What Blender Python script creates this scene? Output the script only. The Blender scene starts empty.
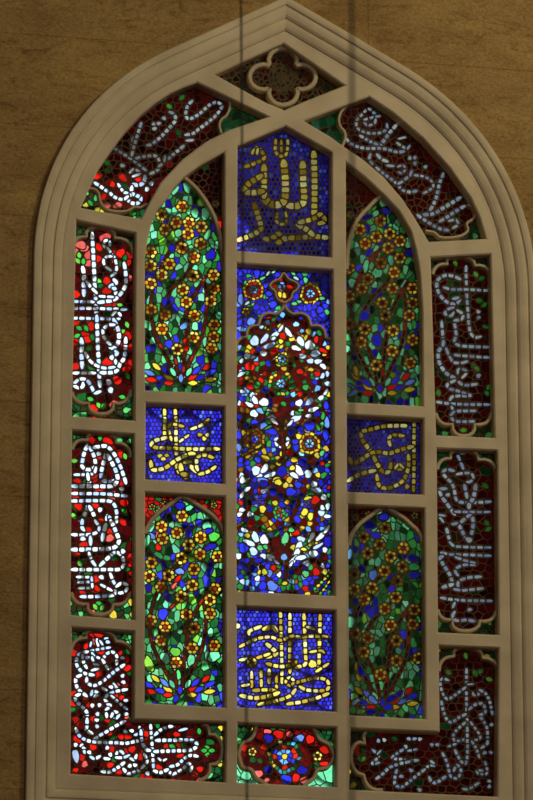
import bpy, math, random
import numpy as np
from mathutils import Vector, Matrix
from mathutils.geometry import tessellate_polygon

random.seed(7)
rng = np.random.default_rng(11)
scene = bpy.context.scene
col = scene.collection

# ------------------------------------------------------------------ camera calibration
F_PX, PW, PH = 4400.0, 533.0, 800.0
YAW, PITCH, TX, TY, DIST = -0.20080132, -0.2881648, 0.09870867, 0.05202756, 22.0
Z0 = 7.80                                   # height of the window's reference line above the floor
cy_, sy_, cp_, sp_ = math.cos(YAW), math.sin(YAW), math.cos(PITCH), math.sin(PITCH)
Ry = np.array([[cy_, 0, sy_], [0, 1, 0], [-sy_, 0, cy_]])
Rx = np.array([[1, 0, 0], [0, cp_, -sp_], [0, sp_, cp_]])
R = Rx @ Ry
T = np.array([TX, TY, DIST])
CAM = -R.T @ T                              # (u right, v down, w into the wall)

def unproj(px, py, w=0.0):
    """pixel of the photograph -> (u, v) on the plane w metres behind the window's face"""
    d = R.T @ np.array([(px - PW / 2) / F_PX, (py - PH / 2) / F_PX, 1.0])
    t = (w - CAM[2]) / d[2]
    return CAM[0] + t * d[0], CAM[1] + t * d[1]

def proj(u, v, w=0.0):
    c = R @ np.array([u, v, w]) + T
    return F_PX * c[0] / c[2] + PW / 2, F_PX * c[1] / c[2] + PH / 2

def world(u, v, w=0.0):
    return (u, w, Z0 - v)

def pxw(px, py, w=0.0):
    u, v = unproj(px, py, w)
    return world(u, v, w)

def Zm(x0, y0, s):
    """points read off a magnified view of the photograph"""
    def f(*pts):
        return [(x0 + x / s, y0 + y / s) for x, y in pts]
    return f

# ------------------------------------------------------------------ small helpers
def lin(c):
    out = []
    for x in c:
        x = x / 255.0
        out.append(x / 12.92 if x <= 0.04045 else ((x + 0.055) / 1.055) ** 2.4)
    return out

def link(name, verts, faces, mat=None, parent=None, smooth=False):
    me = bpy.data.meshes.new(name)
    me.from_pydata(verts, [], faces)
    me.update()
    if smooth:
        me.polygons.foreach_set('use_smooth', [True] * len(me.polygons))
    o = bpy.data.objects.new(name, me)
    if mat: me.materials.append(mat)
    col.objects.link(o)
    if parent: o.parent = parent
    return o

def catmull(pts, n=6, closed=False):
    pts = [np.array(p, float) for p in pts]
    if len(pts) < 3: return pts
    out = []
    N = len(pts)
    rngi = range(N if closed else N - 1)
    for i in rngi:
        if closed:
            p0, p1, p2, p3 = pts[i - 1], pts[i], pts[(i + 1) % N], pts[(i + 2) % N]
        else:
            p0 = pts[i - 1] if i > 0 else 2 * pts[0] - pts[1]
            p1, p2 = pts[i], pts[i + 1]
            p3 = pts[i + 2] if i + 2 < N else 2 * pts[-1] - pts[-2]
        for k in range(n):
            t = k / n
            out.append(0.5 * ((2 * p1) + (-p0 + p2) * t + (2 * p0 - 5 * p1 + 4 * p2 - p3) * t * t
                              + (-p0 + 3 * p1 - 3 * p2 + p3) * t ** 3))
    if not closed: out.append(pts[-1])
    return out

def arcseg(p, q, s, n=5):
    """points of a bow from p to q, its rise s times the chord, to the left of the way"""
    p, q = np.array(p, float), np.array(q, float)
    d = q - p; nrm = np.array([d[1], -d[0]])
    return [tuple(p + d * t + nrm * s * 4 * t * (1 - t)) for t in np.linspace(0, 1, n + 1)]

def trefoil(L, c1, ap, c2, Rr, s=0.24):
    """a cusped line of three lobes; the point at index 9 is the middle lobe's top"""
    c1, ap, c2 = (np.array(v, float) for v in (c1, ap, c2))
    m = (c1 + c2) / 2; rise = ap - m; half = (c2 - c1) / 2
    sg = 1.0 if half[0] * rise[1] - half[1] * rise[0] < 0 else -1.0
    mid = [tuple(m - half * math.cos(t) * (1 + 0.16 * math.sin(t)) + rise * math.sin(t) ** 0.9) for t in np.linspace(0, math.pi, 9)]
    return arcseg(L, c1, s * sg) + mid[1:] + arcseg(c2, Rr, s * sg)[1:]

def area2(pts):
    a = 0
    for i in range(len(pts)):
        x0, y0 = pts[i - 1][:2]; x1, y1 = pts[i][:2]
        a += x0 * y1 - x1 * y0
    return a

def offset_loop(pts, d):
    """offset a closed loop outwards by d (mitred)"""
    n = len(pts)
    s = 1.0 if area2(pts) > 0 else -1.0
    out = []
    for i in range(n):
        p0, p1, p2 = np.array(pts[i - 1][:2]), np.array(pts[i][:2]), np.array(pts[(i + 1) % n][:2])
        e1, e2 = p1 - p0, p2 - p1
        l1, l2 = np.hypot(*e1), np.hypot(*e2)
        if l1 < 1e-9: e1, l1 = e2, l2
        if l2 < 1e-9: e2, l2 = e1, l1
        n1 = s * np.array([e1[1], -e1[0]]) / l1
        n2 = s * np.array([e2[1], -e2[0]]) / l2
        m = n1 + n2
        k = max(0.35, 1 + float(n1 @ n2))
        out.append(tuple(p1 + m * d / k))
    return out

def tess(loops):
    """triangles over the area between the first loop and its holes; indices run over the loops joined"""
    return [tuple(t) for t in tessellate_polygon([[Vector((x, y, 0)) for x, y in L] for L in loops])]

# ------------------------------------------------------------------ materials
def new_mat(name):
    m = bpy.data.materials.new(name)
    m.use_nodes = True
    nt = m.node_tree
    for n in list(nt.nodes): nt.nodes.remove(n)
    out = nt.nodes.new('ShaderNodeOutputMaterial')
    return m, nt, out

def noise_mat(name, c1, c2, scale=6.0, rough=0.8, bump=0.1, stretch=(1, 1, 1), bscale=60.0, spec=0.2):
    m, nt, out = new_mat(name)
    N, Lk = nt.nodes.new, nt.links.new
    tc = N('ShaderNodeTexCoord'); mp = N('ShaderNodeMapping'); mp.inputs['Scale'].default_value = stretch
    Lk(tc.outputs['Object'], mp.inputs['Vector'])
    no = N('ShaderNodeTexNoise'); no.inputs['Scale'].default_value = scale; no.inputs['Detail'].default_value = 8
    Lk(mp.outputs['Vector'], no.inputs['Vector'])
    cr = N('ShaderNodeValToRGB')
    cr.color_ramp.elements[0].color = (*c1, 1); cr.color_ramp.elements[1].color = (*c2, 1)
    cr.color_ramp.elements[0].position = 0.3; cr.color_ramp.elements[1].position = 0.7
    Lk(no.outputs['Fac'], cr.inputs['Fac'])
    b = N('ShaderNodeBsdfPrincipled'); b.inputs['Roughness'].default_value = rough
    b.inputs['Specular IOR Level'].default_value = spec
    Lk(cr.outputs['Color'], b.inputs['Base Color'])
    n2 = N('ShaderNodeTexNoise'); n2.inputs['Scale'].default_value = bscale; n2.inputs['Detail'].default_value = 6
    Lk(mp.outputs['Vector'], n2.inputs['Vector'])
    bp = N('ShaderNodeBump'); bp.inputs['Strength'].default_value = bump; bp.inputs['Distance'].default_value = 0.01
    Lk(n2.outputs['Fac'], bp.inputs['Height']); Lk(bp.outputs['Normal'], b.inputs['Normal'])
    Lk(b.outputs['BSDF'], out.inputs['Surface'])
    return m

def stone_mat():
    m, nt, out = new_mat('veined_wall_stone')
    N, Lk = nt.nodes.new, nt.links.new
    tc = N('ShaderNodeTexCoord')
    def mapping(scale, loc=(0, 0, 0), rot=(0, 0, 0)):
        mp = N('ShaderNodeMapping'); mp.inputs['Scale'].default_value = scale
        mp.inputs['Location'].default_value = loc; mp.inputs['Rotation'].default_value = rot
        Lk(tc.outputs['Object'], mp.inputs['Vector']); return mp
    def noise(mp, scale, detail=9, rough=0.62, dist=0.0):
        n = N('ShaderNodeTexNoise'); n.inputs['Scale'].default_value = scale; n.inputs['Detail'].default_value = detail
        n.inputs['Roughness'].default_value = rough; n.inputs['Distortion'].default_value = dist
        Lk(mp.outputs['Vector'], n.inputs['Vector']); return n
    big = noise(mapping((1.0, 1, 2.2)), 1.6, 6, 0.6, 0.6)
    fine = noise(mapping((1.0, 1, 2.6)), 4.5, 14, 0.78, 1.8)
    grain = noise(mapping((1.0, 1, 1.6)), 55.0, 6, 0.7)
    r1 = N('ShaderNodeValToRGB')
    r1.color_ramp.elements[0].color = (0.30, 0.185, 0.070, 1); r1.color_ramp.elements[0].position = 0.28
    r1.color_ramp.elements[1].color = (0.50, 0.345, 0.125, 1); r1.color_ramp.elements[1].position = 0.72
    e = r1.color_ramp.elements.new(0.5); e.color = (0.39, 0.252, 0.100, 1)
    Lk(big.outputs['Fac'], r1.inputs['Fac'])
    # veins: thin dark seams in the stone, running mostly along its bedding
    r2 = N('ShaderNodeValToRGB')
    r2.color_ramp.elements[0].color = (0.40, 0.33, 0.26, 1); r2.color_ramp.elements[0].position = 0.33
    r2.color_ramp.elements[1].color = (1, 1, 1, 1); r2.color_ramp.elements[1].position = 0.50
    Lk(fine.outputs['Fac'], r2.inputs['Fac'])
    mx = N('ShaderNodeMixRGB'); mx.blend_type = 'MULTIPLY'; mx.inputs['Fac'].default_value = 0.85
    Lk(r1.outputs['Color'], mx.inputs['Color1']); Lk(r2.outputs['Color'], mx.inputs['Color2'])
    r3 = N('ShaderNodeValToRGB')
    r3.color_ramp.elements[0].color = (0.58, 0.58, 0.58, 1); r3.color_ramp.elements[0].position = 0.3
    r3.color_ramp.elements[1].color = (1.3, 1.3, 1.3, 1); r3.color_ramp.elements[1].position = 0.7
    Lk(grain.outputs['Fac'], r3.inputs['Fac'])
    mx2 = N('ShaderNodeMixRGB'); mx2.blend_type = 'MULTIPLY'; mx2.inputs['Fac'].default_value = 1.0
    Lk(mx.outputs['Color'], mx2.inputs['Color1']); Lk(r3.outputs['Color'], mx2.inputs['Color2'])
    # coursed blocks: brick texture laid in the wall's plane (x, z)
    mpb = mapping((1, 1, 1), loc=(0.62, 0, STONE_JOINT), rot=(math.radians(-90), 0, 0))
    br = N('ShaderNodeTexBrick')
    br.inputs['Scale'].default_value = 1.0; br.inputs['Brick Width'].default_value = 2.1
    br.inputs['Row Height'].default_value = 0.485; br.inputs['Mortar Size'].default_value = 0.004
    br.inputs['Mortar Smooth'].default_value = 0.4; br.inputs['Bias'].default_value = 0.0
    br.inputs['Color1'].default_value = (1, 1, 1, 1); br.inputs['Color2'].default_value = (0.94, 0.92, 0.90, 1)
    br.inputs['Mortar'].default_value = (0.74, 0.68, 0.62, 1)
    Lk(mpb.outputs['Vector'], br.inputs['Vector'])
    mx3 = N('ShaderNodeMixRGB'); mx3.blend_type = 'MULTIPLY'; mx3.inputs['Fac'].default_value = 1.0
    Lk(mx2.outputs['Color'], mx3.inputs['Color1']); Lk(br.outputs['Color'], mx3.inputs['Color2'])
    b = N('ShaderNodeBsdfPrincipled'); b.inputs['Roughness'].default_value = 0.75
    b.inputs['Specular IOR Level'].default_value = 0.15
    Lk(mx3.outputs['Color'], b.inputs['Base Color'])
    bp = N('ShaderNodeBump'); bp.inputs['Strength'].default_value = 0.35; bp.inputs['Distance'].default_value = 0.012
    Lk(fine.outputs['Fac'], bp.inputs['Height']); Lk(bp.outputs['Normal'], b.inputs['Normal'])
    Lk(b.outputs['BSDF'], out.inputs['Surface'])
    return m

def glass_mat():
    m, nt, out = new_mat('coloured_window_glass')
    N, Lk = nt.nodes.new, nt.links.new
    at = N('ShaderNodeAttribute'); at.attribute_name = 'glass_tint'
    tc = N('ShaderNodeTexCoord')
    no = N('ShaderNodeTexNoise'); no.inputs['Scale'].default_value = 38; no.inputs['Detail'].default_value = 3
    Lk(tc.outputs['Object'], no.inputs['Vector'])
    r = N('ShaderNodeValToRGB')
    r.color_ramp.elements[0].color = (0.72, 0.72, 0.72, 1); r.color_ramp.elements[0].position = 0.3
    r.color_ramp.elements[1].color = (1, 1, 1, 1); r.color_ramp.elements[1].position = 0.62
    Lk(no.outputs['Fac'], r.inputs['Fac'])
    mu = N('ShaderNodeMixRGB'); mu.blend_type = 'MULTIPLY'; mu.inputs['Fac'].default_value = 1
    Lk(at.outputs['Color'], mu.inputs['Color1']); Lk(r.outputs['Color'], mu.inputs['Color2'])
    tr = N('ShaderNodeBsdfTransparent'); Lk(mu.outputs['Color'], tr.inputs['Color'])
    df = N('ShaderNodeBsdfDiffuse'); Lk(mu.outputs['Color'], df.inputs['Color'])
    ms = N('ShaderNodeMixShader'); ms.inputs['Fac'].default_value = 0.07
    Lk(tr.outputs['BSDF'], ms.inputs[1]); Lk(df.outputs['BSDF'], ms.inputs[2])
    Lk(ms.outputs['Shader'], out.inputs['Surface'])
    return m

_, v_joint = unproj(10, 660, -0.02)
STONE_JOINT = -((Z0 - v_joint) % 0.485)
M_STONE = stone_mat()
M_PLASTER = noise_mat('cream_gypsum', (0.56, 0.475, 0.345), (0.75, 0.65, 0.485), scale=4.5, rough=0.75, bump=0.12, bscale=45)
M_RIB = noise_mat('cream_gypsum_rib', (0.50, 0.42, 0.29), (0.62, 0.53, 0.38), scale=9.0, rough=0.8, bump=0.1)
M_LEAD = noise_mat('brown_plaster_came', (0.070, 0.046, 0.027), (0.105, 0.072, 0.043), scale=14, rough=0.8, bump=0.1)
M_WHITEWASH = noise_mat('whitewashed_reveal', (0.74, 0.74, 0.72), (0.84, 0.84, 0.82), scale=2.0, rough=0.9, bump=0.1)
M_GLASS = glass_mat()
M_CABLE = noise_mat('black_steel_cable', (0.012, 0.011, 0.010), (0.03, 0.028, 0.025), scale=30, rough=0.5, bump=0.2)
M_CARPET = noise_mat('dark_red_carpet', (0.16, 0.035, 0.03), (0.25, 0.06, 0.045), scale=12, rough=0.95, bump=0.3)
M_ROOMWALL = noise_mat('pale_hall_plaster', (0.52, 0.41, 0.25), (0.62, 0.50, 0.32), scale=1.5, rough=0.9, bump=0.1)

def emp(name, loc, **props):
    o = bpy.data.objects.new(name, None); col.objects.link(o); o.location = loc
    for k, v in props.items(): o[k] = v
    return o

# ------------------------------------------------------------------ stained glass builder
S = 4.0                     # raster cells per photograph pixel while cutting the glass
WG = 0.082                  # glass lies this far behind the window's face
WF = 0.076                  # front of the came web

def poly_mask(poly, X, Y):
    inside = np.zeros(X.shape, bool)
    n = len(poly)
    for i in range(n):
        x0, y0 = poly[i - 1]; x1, y1 = poly[i]
        if y0 == y1: continue
        c = ((y0 > Y) != (y1 > Y)) & (X < (x1 - x0) * (Y - y0) / (y1 - y0) + x0)
        inside ^= c
    return inside

def simplify(P, eps):
    """Douglas-Peucker on a closed loop"""
    n = len(P)
    if n < 8: return P
    keep = [False] * n
    d = ((P - P[0]) ** 2).sum(1)
    j = int(d.argmax())
    keep[0] = keep[j] = True
    Q = np.vstack([P, P[:1]])
    st = [(0, j), (j, n)]
    while st:
        a, b = st.pop()
        if b - a < 2: continue
        seg = Q[b] - Q[a]; L = math.hypot(*seg)
        rel = Q[a + 1:b] - Q[a]
        if L < 1e-9: dist = np.hypot(rel[:, 0], rel[:, 1])
        else: dist = np.abs(rel[:, 0] * seg[1] - rel[:, 1] * seg[0]) / L
        k = int(dist.argmax())
        if dist[k] > eps:
            k += a + 1
            keep[k % n] = True
            st += [(a, k), (k, b)]
    return P[keep]

def pick(pal):
    t = random.random() * sum(p[0] for p in pal)
    for p in pal:
        t -= p[0]
        if t <= 0: return p[1]
    return pal[-1][1]

def tint(c, jit=0.18, mul=1.0):
    k = mul * math.exp(random.gauss(0, jit)) * (0.80 if min(c) < 150 else 1.0)
    return tuple(min(0.97, max(0.002, x * k * math.exp(random.gauss(0, jit * 0.3)))) for x in lin(c))

def clusters(V, Fs):
    lo = np.array([V[list(f)].min(0) for f in Fs]); hi = np.array([V[list(f)].max(0) for f in Fs])
    size = (hi - lo).max(1); n = len(Fs)
    lab = np.full(n, -1); groups = []
    for s in range(n):
        if lab[s] >= 0: continue
        st, g = [s], []; lab[s] = len(groups)
        while st:
            i = st.pop(); g.append(i)
            gap = np.maximum(0, np.maximum(lo - hi[i], lo[i] - hi))
            nr = (np.sqrt((gap ** 2).sum(1)) <= np.maximum(0.0195, 0.49 * np.maximum(size, size[i]))) & (lab < 0)
            for j in np.nonzero(nr)[0].tolist(): lab[j] = len(groups); st.append(j)
        groups.append(g)
    groups.sort(key=len, reverse=True)
    return groups

class Panel:
    def __init__(self, name, label, group, opening_px, gap=1.0):
        self.name, self.label, self.group, self.gap = name, label, group, gap
        self.open_uv = [unproj(*p) for p in opening_px]
        m = [proj(u, v, WG) for u, v in self.open_uv]
        m = offset_loop(m, 0.9)
        self.maskpoly = m
        xs = [p[0] for p in m]; ys = [p[1] for p in m]
        self.x0, self.y0 = min(xs) - 1.5, min(ys) - 1.5
        W = int((max(xs) - self.x0 + 1.5) * S) + 1; H = int((max(ys) - self.y0 + 1.5) * S) + 1
        jx = self.x0 + (np.arange(W) + 0.5) / S; jy = self.y0 + (np.arange(H) + 0.5) / S
        self.X, self.Y = np.meshgrid(jx, jy)
        self.mask = poly_mask(m, self.X, self.Y)
        self.lab = np.zeros((H, W), np.int32)
        self.pieces = [None]            # label -> (tint, part)
        self.ribs = []
        self.partlabels = {}
        self.mul = 1.0; self.count = 0
    def new(self, c, part, jit=0.18):
        self.pieces.append((tint(c, jit, self.mul), part)); return len(self.pieces) - 1
    def numbered(self, part):
        self.count += 1; return '%s#n%d' % (part, self.count)
    def win(self, x0, y0, x1, y1):
        H, W = self.lab.shape
        a = max(0, int((x0 - self.x0) * S)); b = min(W, int((x1 - self.x0) * S) + 2)
        c = max(0, int((y0 - self.y0) * S)); d = min(H, int((y1 - self.y0) * S) + 2)
        return (slice(c, max(c, d)), slice(a, max(a, b)))
    # background cells
    def bg(self, pal, cell, part, poly=None, jitter=0.42, stretch=(1, 1), angle=0.0, jit=0.2, hexa=False, field=None):
        sel = self.mask.copy()
        if poly is not None: sel &= poly_mask(poly, self.X, self.Y)
        if not sel.any(): return
        X, Y = self.X[sel], self.Y[sel]
        ca, sa = math.cos(angle), math.sin(angle)
        U = (X * ca + Y * sa) / (cell * stretch[0]); V = (-X * sa + Y * ca) / (cell * stretch[1])
        U = U - U.min() + 3; V = V - V.min() + 3
        nu, nv = int(U.max()) + 5, int(V.max()) + 5
        ox = rng.uniform(-jitter, jitter, (nv, nu)); oy = rng.uniform(-jitter, jitter, (nv, nu))
        if hexa:
            ox = ox * 0.12; oy = oy * 0.12
        ox = ox + 0.5 * (np.arange(nv) % 2)[:, None]
        iu, iv = U.astype(int), V.astype(int)
        best = np.full(U.shape, 1e9); bid = np.zeros(U.shape, np.int64)
        for dv in (-2, -1, 0, 1, 2):
            for du in (-2, -1, 0, 1, 2):
                cu, cv = iu + du, iv + dv
                cu = np.clip(cu, 0, nu - 1); cv = np.clip(cv, 0, nv - 1)
                sx = cu + 0.5 + ox[cv, cu] - 0.25; sy = cv + 0.5 + oy[cv, cu]
                d = (U - sx) ** 2 + ((V - sy) * (0.866 if hexa else 1)) ** 2
                k = d < best
                best[k] = d[k]; bid[k] = (cv * nu + cu)[k]
        ids, inv = np.unique(bid, return_inverse=True)
        newl = []
        for q in range(len(ids)):
            p = pal
            if field is not None:
                s = inv == q
                p = field(float(X[s].mean()), float(Y[s].mean())) or pal
            newl.append(self.new(pick(p), part, jit))
        self.lab[sel] = np.array(newl, np.int32)[inv]
    # a stroke cut into short panes
    def stroke(self, pts, w, part, pal, seg=5.2, jit=0.16, taper=0.0, smooth=True, halo=0.55, closed=False, joint_gap=0.28):
        if part == 'stem': part = self.numbered(part)
        P = np.array(catmull(pts, 6, closed) if smooth else [np.array(p, float) for p in pts])
        if closed: P = np.vstack([P, P[:1]])
        w = w * 0.88 + self.gap
        m = self.win(P[:, 0].min() - w, P[:, 1].min() - w, P[:, 0].max() + w, P[:, 1].max() + w)
        X, Y = self.X[m], self.Y[m]
        if X.size == 0: return
        best = np.full(X.shape, 1e9); arc = np.zeros(X.shape)
        acc = 0.0
        for i in range(len(P) - 1):
            d = P[i + 1] - P[i]; L = math.hypot(*d)
            if L < 1e-6: continue
            t = np.clip(((X - P[i][0]) * d[0] + (Y - P[i][1]) * d[1]) / (L * L), 0, 1)
            dd = np.hypot(X - P[i][0] - t * d[0], Y - P[i][1] - t * d[1])
            k = dd < best
            best[k] = dd[k]; arc[k] = acc + t[k] * L
            acc += L
        n = max(1, round(acc / seg))
        wid = w / 2
        if taper:
            s = np.minimum(arc, acc - arc)
            wid = w / 2 * np.clip(0.45 + s / taper * 0.55, 0.45, 1)
        idx = np.minimum((arc / max(acc, 1e-6) * n).astype(int), n - 1)
        ph = arc / max(acc, 1e-6) * n
        fr = np.abs(ph - np.floor(ph) - 0.5) * 2            # 0 mid pane, 1 at its ends
        edge_in = (1 - fr) * 0.5 * acc / n                  # px from the nearest joint
        wid = wid * (1.03 - 0.24 * fr ** 3)
        joint = (edge_in < joint_gap) & (ph > 0.3) & (ph < n - 0.3)
        inside = (best <= wid) & self.mask[m] & ~joint
        # dark came on both sides of the stroke
        sub = self.lab[m]
        if halo: sub[(best <= wid + halo) & self.mask[m]] = -1
        labs = np.array([self.new(pick(pal), part, jit) for _ in range(n)], np.int32)
        sub[inside] = labs[idx[inside]]
        self.lab[m] = sub
    def blob(self, x, y, rx, ry, rot, part, pal, jit=0.15, halo=0.3, leaf=False):
        if part in ('leaf', 'petal'): part = self.numbered(part)
        g = self.gap / 2
        R_ = max(rx, ry) + 2
        m = self.win(x - R_, y - R_, x + R_, y + R_)
        X, Y = self.X[m] - x, self.Y[m] - y
        if X.size == 0: return
        a = math.radians(rot); ca, sa = math.cos(a), math.sin(a)
        U, V = X * ca + Y * sa, -X * sa + Y * ca
        def ins(e):
            if leaf: return (np.abs(U) < rx + e) & (np.abs(V) < (ry + e) * np.clip(1 - (U / (rx + e)) ** 2, 0, 1))
            return (U / (rx + e)) ** 2 + (V / (ry + e)) ** 2 < wob
        th = np.arctan2(V / ry, U / rx)
        wob = 1 + 0.16 * np.sin(2 * th + random.uniform(0, 6.3)) + 0.15 * np.sin(3 * th + random.uniform(0, 6.3)) + 0.08 * np.sin(5 * th + random.uniform(0, 6.3))
        sub = self.lab[m]
        if halo: sub[ins(g + halo) & self.mask[m]] = -1
        s = ins(g) & self.mask[m]
        if s.any(): sub[s] = self.new(pick(pal), part, jit)
        self.lab[m] = sub
    def polyblob(self, poly, part, pal, jit=0.15):
        s = poly_mask(poly, self.X, self.Y) & self.mask
        if s.any(): self.lab[s] = self.new(pick(pal), part, jit)
    def flower(self, x, y, r, part, pal, core, n=6, rot=None):
        rot = random.uniform(0, 60) if rot is None else rot
        g = self.gap / 2
        m = self.win(x - r - 1, y - r - 1, x + r + 1, y + r + 1)
        X, Y = self.X[m] - x, self.Y[m] - y
        rad = np.hypot(X, Y); ang = (np.degrees(np.arctan2(Y, X)) - rot) % 360
        sub = self.lab[m]
        k = (ang / (360 / n)).astype(int); da = np.abs(ang - (k + 0.5) * 360 / n)
        rr = r * (1 - 0.18 * (da / (180 / n)) ** 2)
        okm = self.mask[m]
        sub[(rad < rr + 0.35) & okm] = -1
        labs = np.array([self.new(pick(pal), part, 0.13) for _ in range(n)], np.int32)
        s = (rad < rr) & (rad > r * 0.40) & okm
        sub[s] = labs[np.clip(k[s], 0, n - 1)]
        s = (rad < r * 0.40) & okm
        if s.any(): sub[s] = self.new(pick(core), part + '/flower_center', 0.2)
        self.lab[m] = sub
    def rosette(self, x, y, r, part, rings, sy=1.0):
        """concentric rings of panes: rings = [(r_out fraction, count, palette)] from outside in"""
        m = self.win(x - r - 1, y - r * sy - 1, x + r + 1, y + r * sy + 1)
        X, Y = self.X[m] - x, (self.Y[m] - y) / sy
        ang = np.degrees(np.arctan2(Y, X)) % 360
        rad = np.hypot(X, Y) / r * (1 + 0.06 * np.sin(np.radians(ang) * 3 + random.uniform(0, 6)) + 0.05 * np.sin(np.radians(ang) * 7 + random.uniform(0, 6)))
        sub = self.lab[m]; okm = self.mask[m]
        for q, (ro, n, pal) in enumerate(rings):
            ri = rings[q + 1][0] if q + 1 < len(rings) else 0
            labs = np.array([self.new(pick(pal), part, 0.2) for _ in range(n)], np.int32)
            k = np.minimum((((ang + q * 17) % 360) / 360 * n).astype(int), n - 1)
            s = (rad <= ro) & (rad > ri) & okm
            sub[s] = labs[k[s]]
        self.lab[m] = sub
    def rib(self, pts, w=0.014, smooth=True, n=6, closed=False):
        self.ribs.append((catmull(pts, n, closed) if smooth else [np.array(p, float) for p in pts], w, closed))

    def build(self):
        # erode every pane so that the came shows between them
        L = np.where(self.mask, self.lab, 0)
        H, W = L.shape
        r = self.gap / 2 * S
        mx = L.copy(); mn = L.copy()
        offs = set()
        for a in range(0, 360, 24):
            offs.add((int(round(r * math.sin(math.radians(a)))), int(round(r * math.cos(math.radians(a))))))
        def sh(A, dy, dx):
            B = np.zeros_like(A)
            ys, yd = (dy, 0) if dy >= 0 else (0, -dy)
            xs, xd = (dx, 0) if dx >= 0 else (0, -dx)
            h, w = H - abs(dy), W - abs(dx)
            B[yd:yd + h, xd:xd + w] = A[ys:ys + h, xs:xs + w]
            return B
        for dy, dx in offs:
            s = sh(L, dy, dx); mx = np.maximum(mx, s); mn = np.minimum(mn, s)
        G = np.where((mx == mn) & (L > 0), L, 0)
        # directed boundary edges with the pane on the left
        A = np.pad(G, 1)
        loops = {}
        Hh, Ww = A.shape
        edges = {}
        c = A[1:-1, 1:-1]
        def add(sel, f):
            ys, xs = np.nonzero(sel)
            for y, x in zip(ys.tolist(), xs.tolist()):
                a, b = f(x, y)
                edges.setdefault((int(c[y, x]), a), []).append(b)
        add((c > 0) & (A[:-2, 1:-1] != c), lambda x, y: ((x, y), (x + 1, y)))
        add((c > 0) & (A[1:-1, 2:] != c), lambda x, y: ((x + 1, y), (x + 1, y + 1)))
        add((c > 0) & (A[2:, 1:-1] != c), lambda x, y: ((x + 1, y + 1), (x, y + 1)))
        add((c > 0) & (A[1:-1, :-2] != c), lambda x, y: ((x, y + 1), (x, y)))
        while edges:
            (lb, st), nx = next(iter(edges.items()))
            loop = [st]; cur = st; prev = None
            while True:
                lst = edges[(lb, cur)]
                if len(lst) > 1 and prev is not None:
                    d = (cur[0] - prev[0], cur[1] - prev[1])
                    b = next((q for q in lst if (q[0] - cur[0], q[1] - cur[1]) == (-d[1], d[0])), lst[0])
                    lst.remove(b)
                else:
                    b = lst.pop()
                if not lst: del edges[(lb, cur)]
                prev, cur = cur, b
                if cur == st: break
                loop.append(cur)
            loops.setdefault(lb, []).append(loop)
        part_v, part_f, part_c = {}, {}, {}
        lv, lf = [], []
        gapw = r * 1.6
        dropped = []
        glass_any = G > 0
        for lb, lps in loops.items():
            t, part = self.pieces[lb]
            good = []
            for lp in lps:
                P = np.array(lp, float)
                if len(P) < 10:
                    dropped.append(P); continue
                P = (P + np.roll(P, -1, 0)) / 2
                for _ in range(2): P = (np.roll(P, 1, 0) + 2 * P + np.roll(P, -1, 0)) / 4
                P = simplify(P, 0.32)
                if len(P) < 4 or abs(area2(P)) < 10:
                    dropped.append(np.array(lp, float)); continue
                good.append(P)
            if not good: continue
            outer = [P for P in good if area2(P) > 0]; holes = [P for P in good if area2(P) <= 0]
            V = part_v.setdefault(part, []); Fc = part_f.setdefault(part, []); Cc = part_c.setdefault(part, [])
            def W3(p, w): return pxw(self.x0 + p[0] / S, self.y0 + p[1] / S, w)
            if not holes:
                for P in outer:
                    b = len(V); V += [W3(p, WG) for p in P]
                    Fc.append(tuple(range(b, b + len(P)))); Cc.append(t)
            else:
                for P in outer:
                    hs = [h for h in holes if poly_mask([tuple(q) for q in P], np.array([h[0][0]]), np.array([h[0][1]]))[0]]
                    allp = [P] + hs
                    b = len(V); V += [W3(p, WG) for Q in allp for p in Q]
                    for tri in tess([[tuple(p) for p in Q] for Q in allp]):
                        Fc.append(tuple(i + b for i in tri)); Cc.append(t)
            for P in good:
                n = len(P)
                nrm = np.roll(P, -1, 0) - np.roll(P, 1, 0)
                nl = np.maximum(np.hypot(nrm[:, 0], nrm[:, 1]), 1e-9)
                O = P + np.stack([nrm[:, 1], -nrm[:, 0]], 1) / nl[:, None] * gapw
                b = len(lv)
                lv += [W3(p, WG + 0.003) for p in P] + [W3(p, WF) for p in P] + [W3(p, WF - 0.0005) for p in O]
                for i in range(n):
                    j = (i + 1) % n
                    lf.append((b + i, b + n + i, b + n + j, b + j))
                    lf.append((b + n + i, b + 2 * n + i, b + 2 * n + j, b + n + j))
        # the wide places of the web
        near = glass_any.copy()
        for P in dropped:
            xa, xb = int(P[:, 0].min()), int(P[:, 0].max()) + 1; ya, yb = int(P[:, 1].min()), int(P[:, 1].max()) + 1
            glass_any[max(0, ya):yb, max(0, xa):xb] = False
        near = glass_any.copy()
        for P in dropped:
            b = len(lv); lv += [pxw(self.x0 + p[0] / S, self.y0 + p[1] / S, WF) for p in P]
            lf.append(tuple(range(b, b + len(P))))
        rr = max(1, int(r * 0.9))
        for a in range(0, 360, 15):
            near |= sh(glass_any, int(round(rr * math.sin(math.radians(a)))), int(round(rr * math.cos(math.radians(a)))))
        fill = self.mask & ~near
        for y in range(H):
            row = fill[y]
            if not row.any(): continue
            d = np.diff(np.concatenate([[0], row.astype(np.int8), [0]]))
            for a, b_ in zip(np.nonzero(d == 1)[0].tolist(), np.nonzero(d == -1)[0].tolist()):
                b = len(lv)
                lv += [pxw(self.x0 + qx / S, self.y0 + qy / S, WF + 0.001) for qx, qy in
                       ((a - 0.6, y - 0.1), (b_ + 0.6, y - 0.1), (b_ + 0.6, y + 1.1), (a - 0.6, y + 1.1))]
                lf.append((b, b + 1, b + 2, b + 3))
        us = [p[0] for p in self.open_uv]; vs = [p[1] for p in self.open_uv]
        base = Vector(world((min(us) + max(us)) / 2, max(vs), WG))
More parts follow.
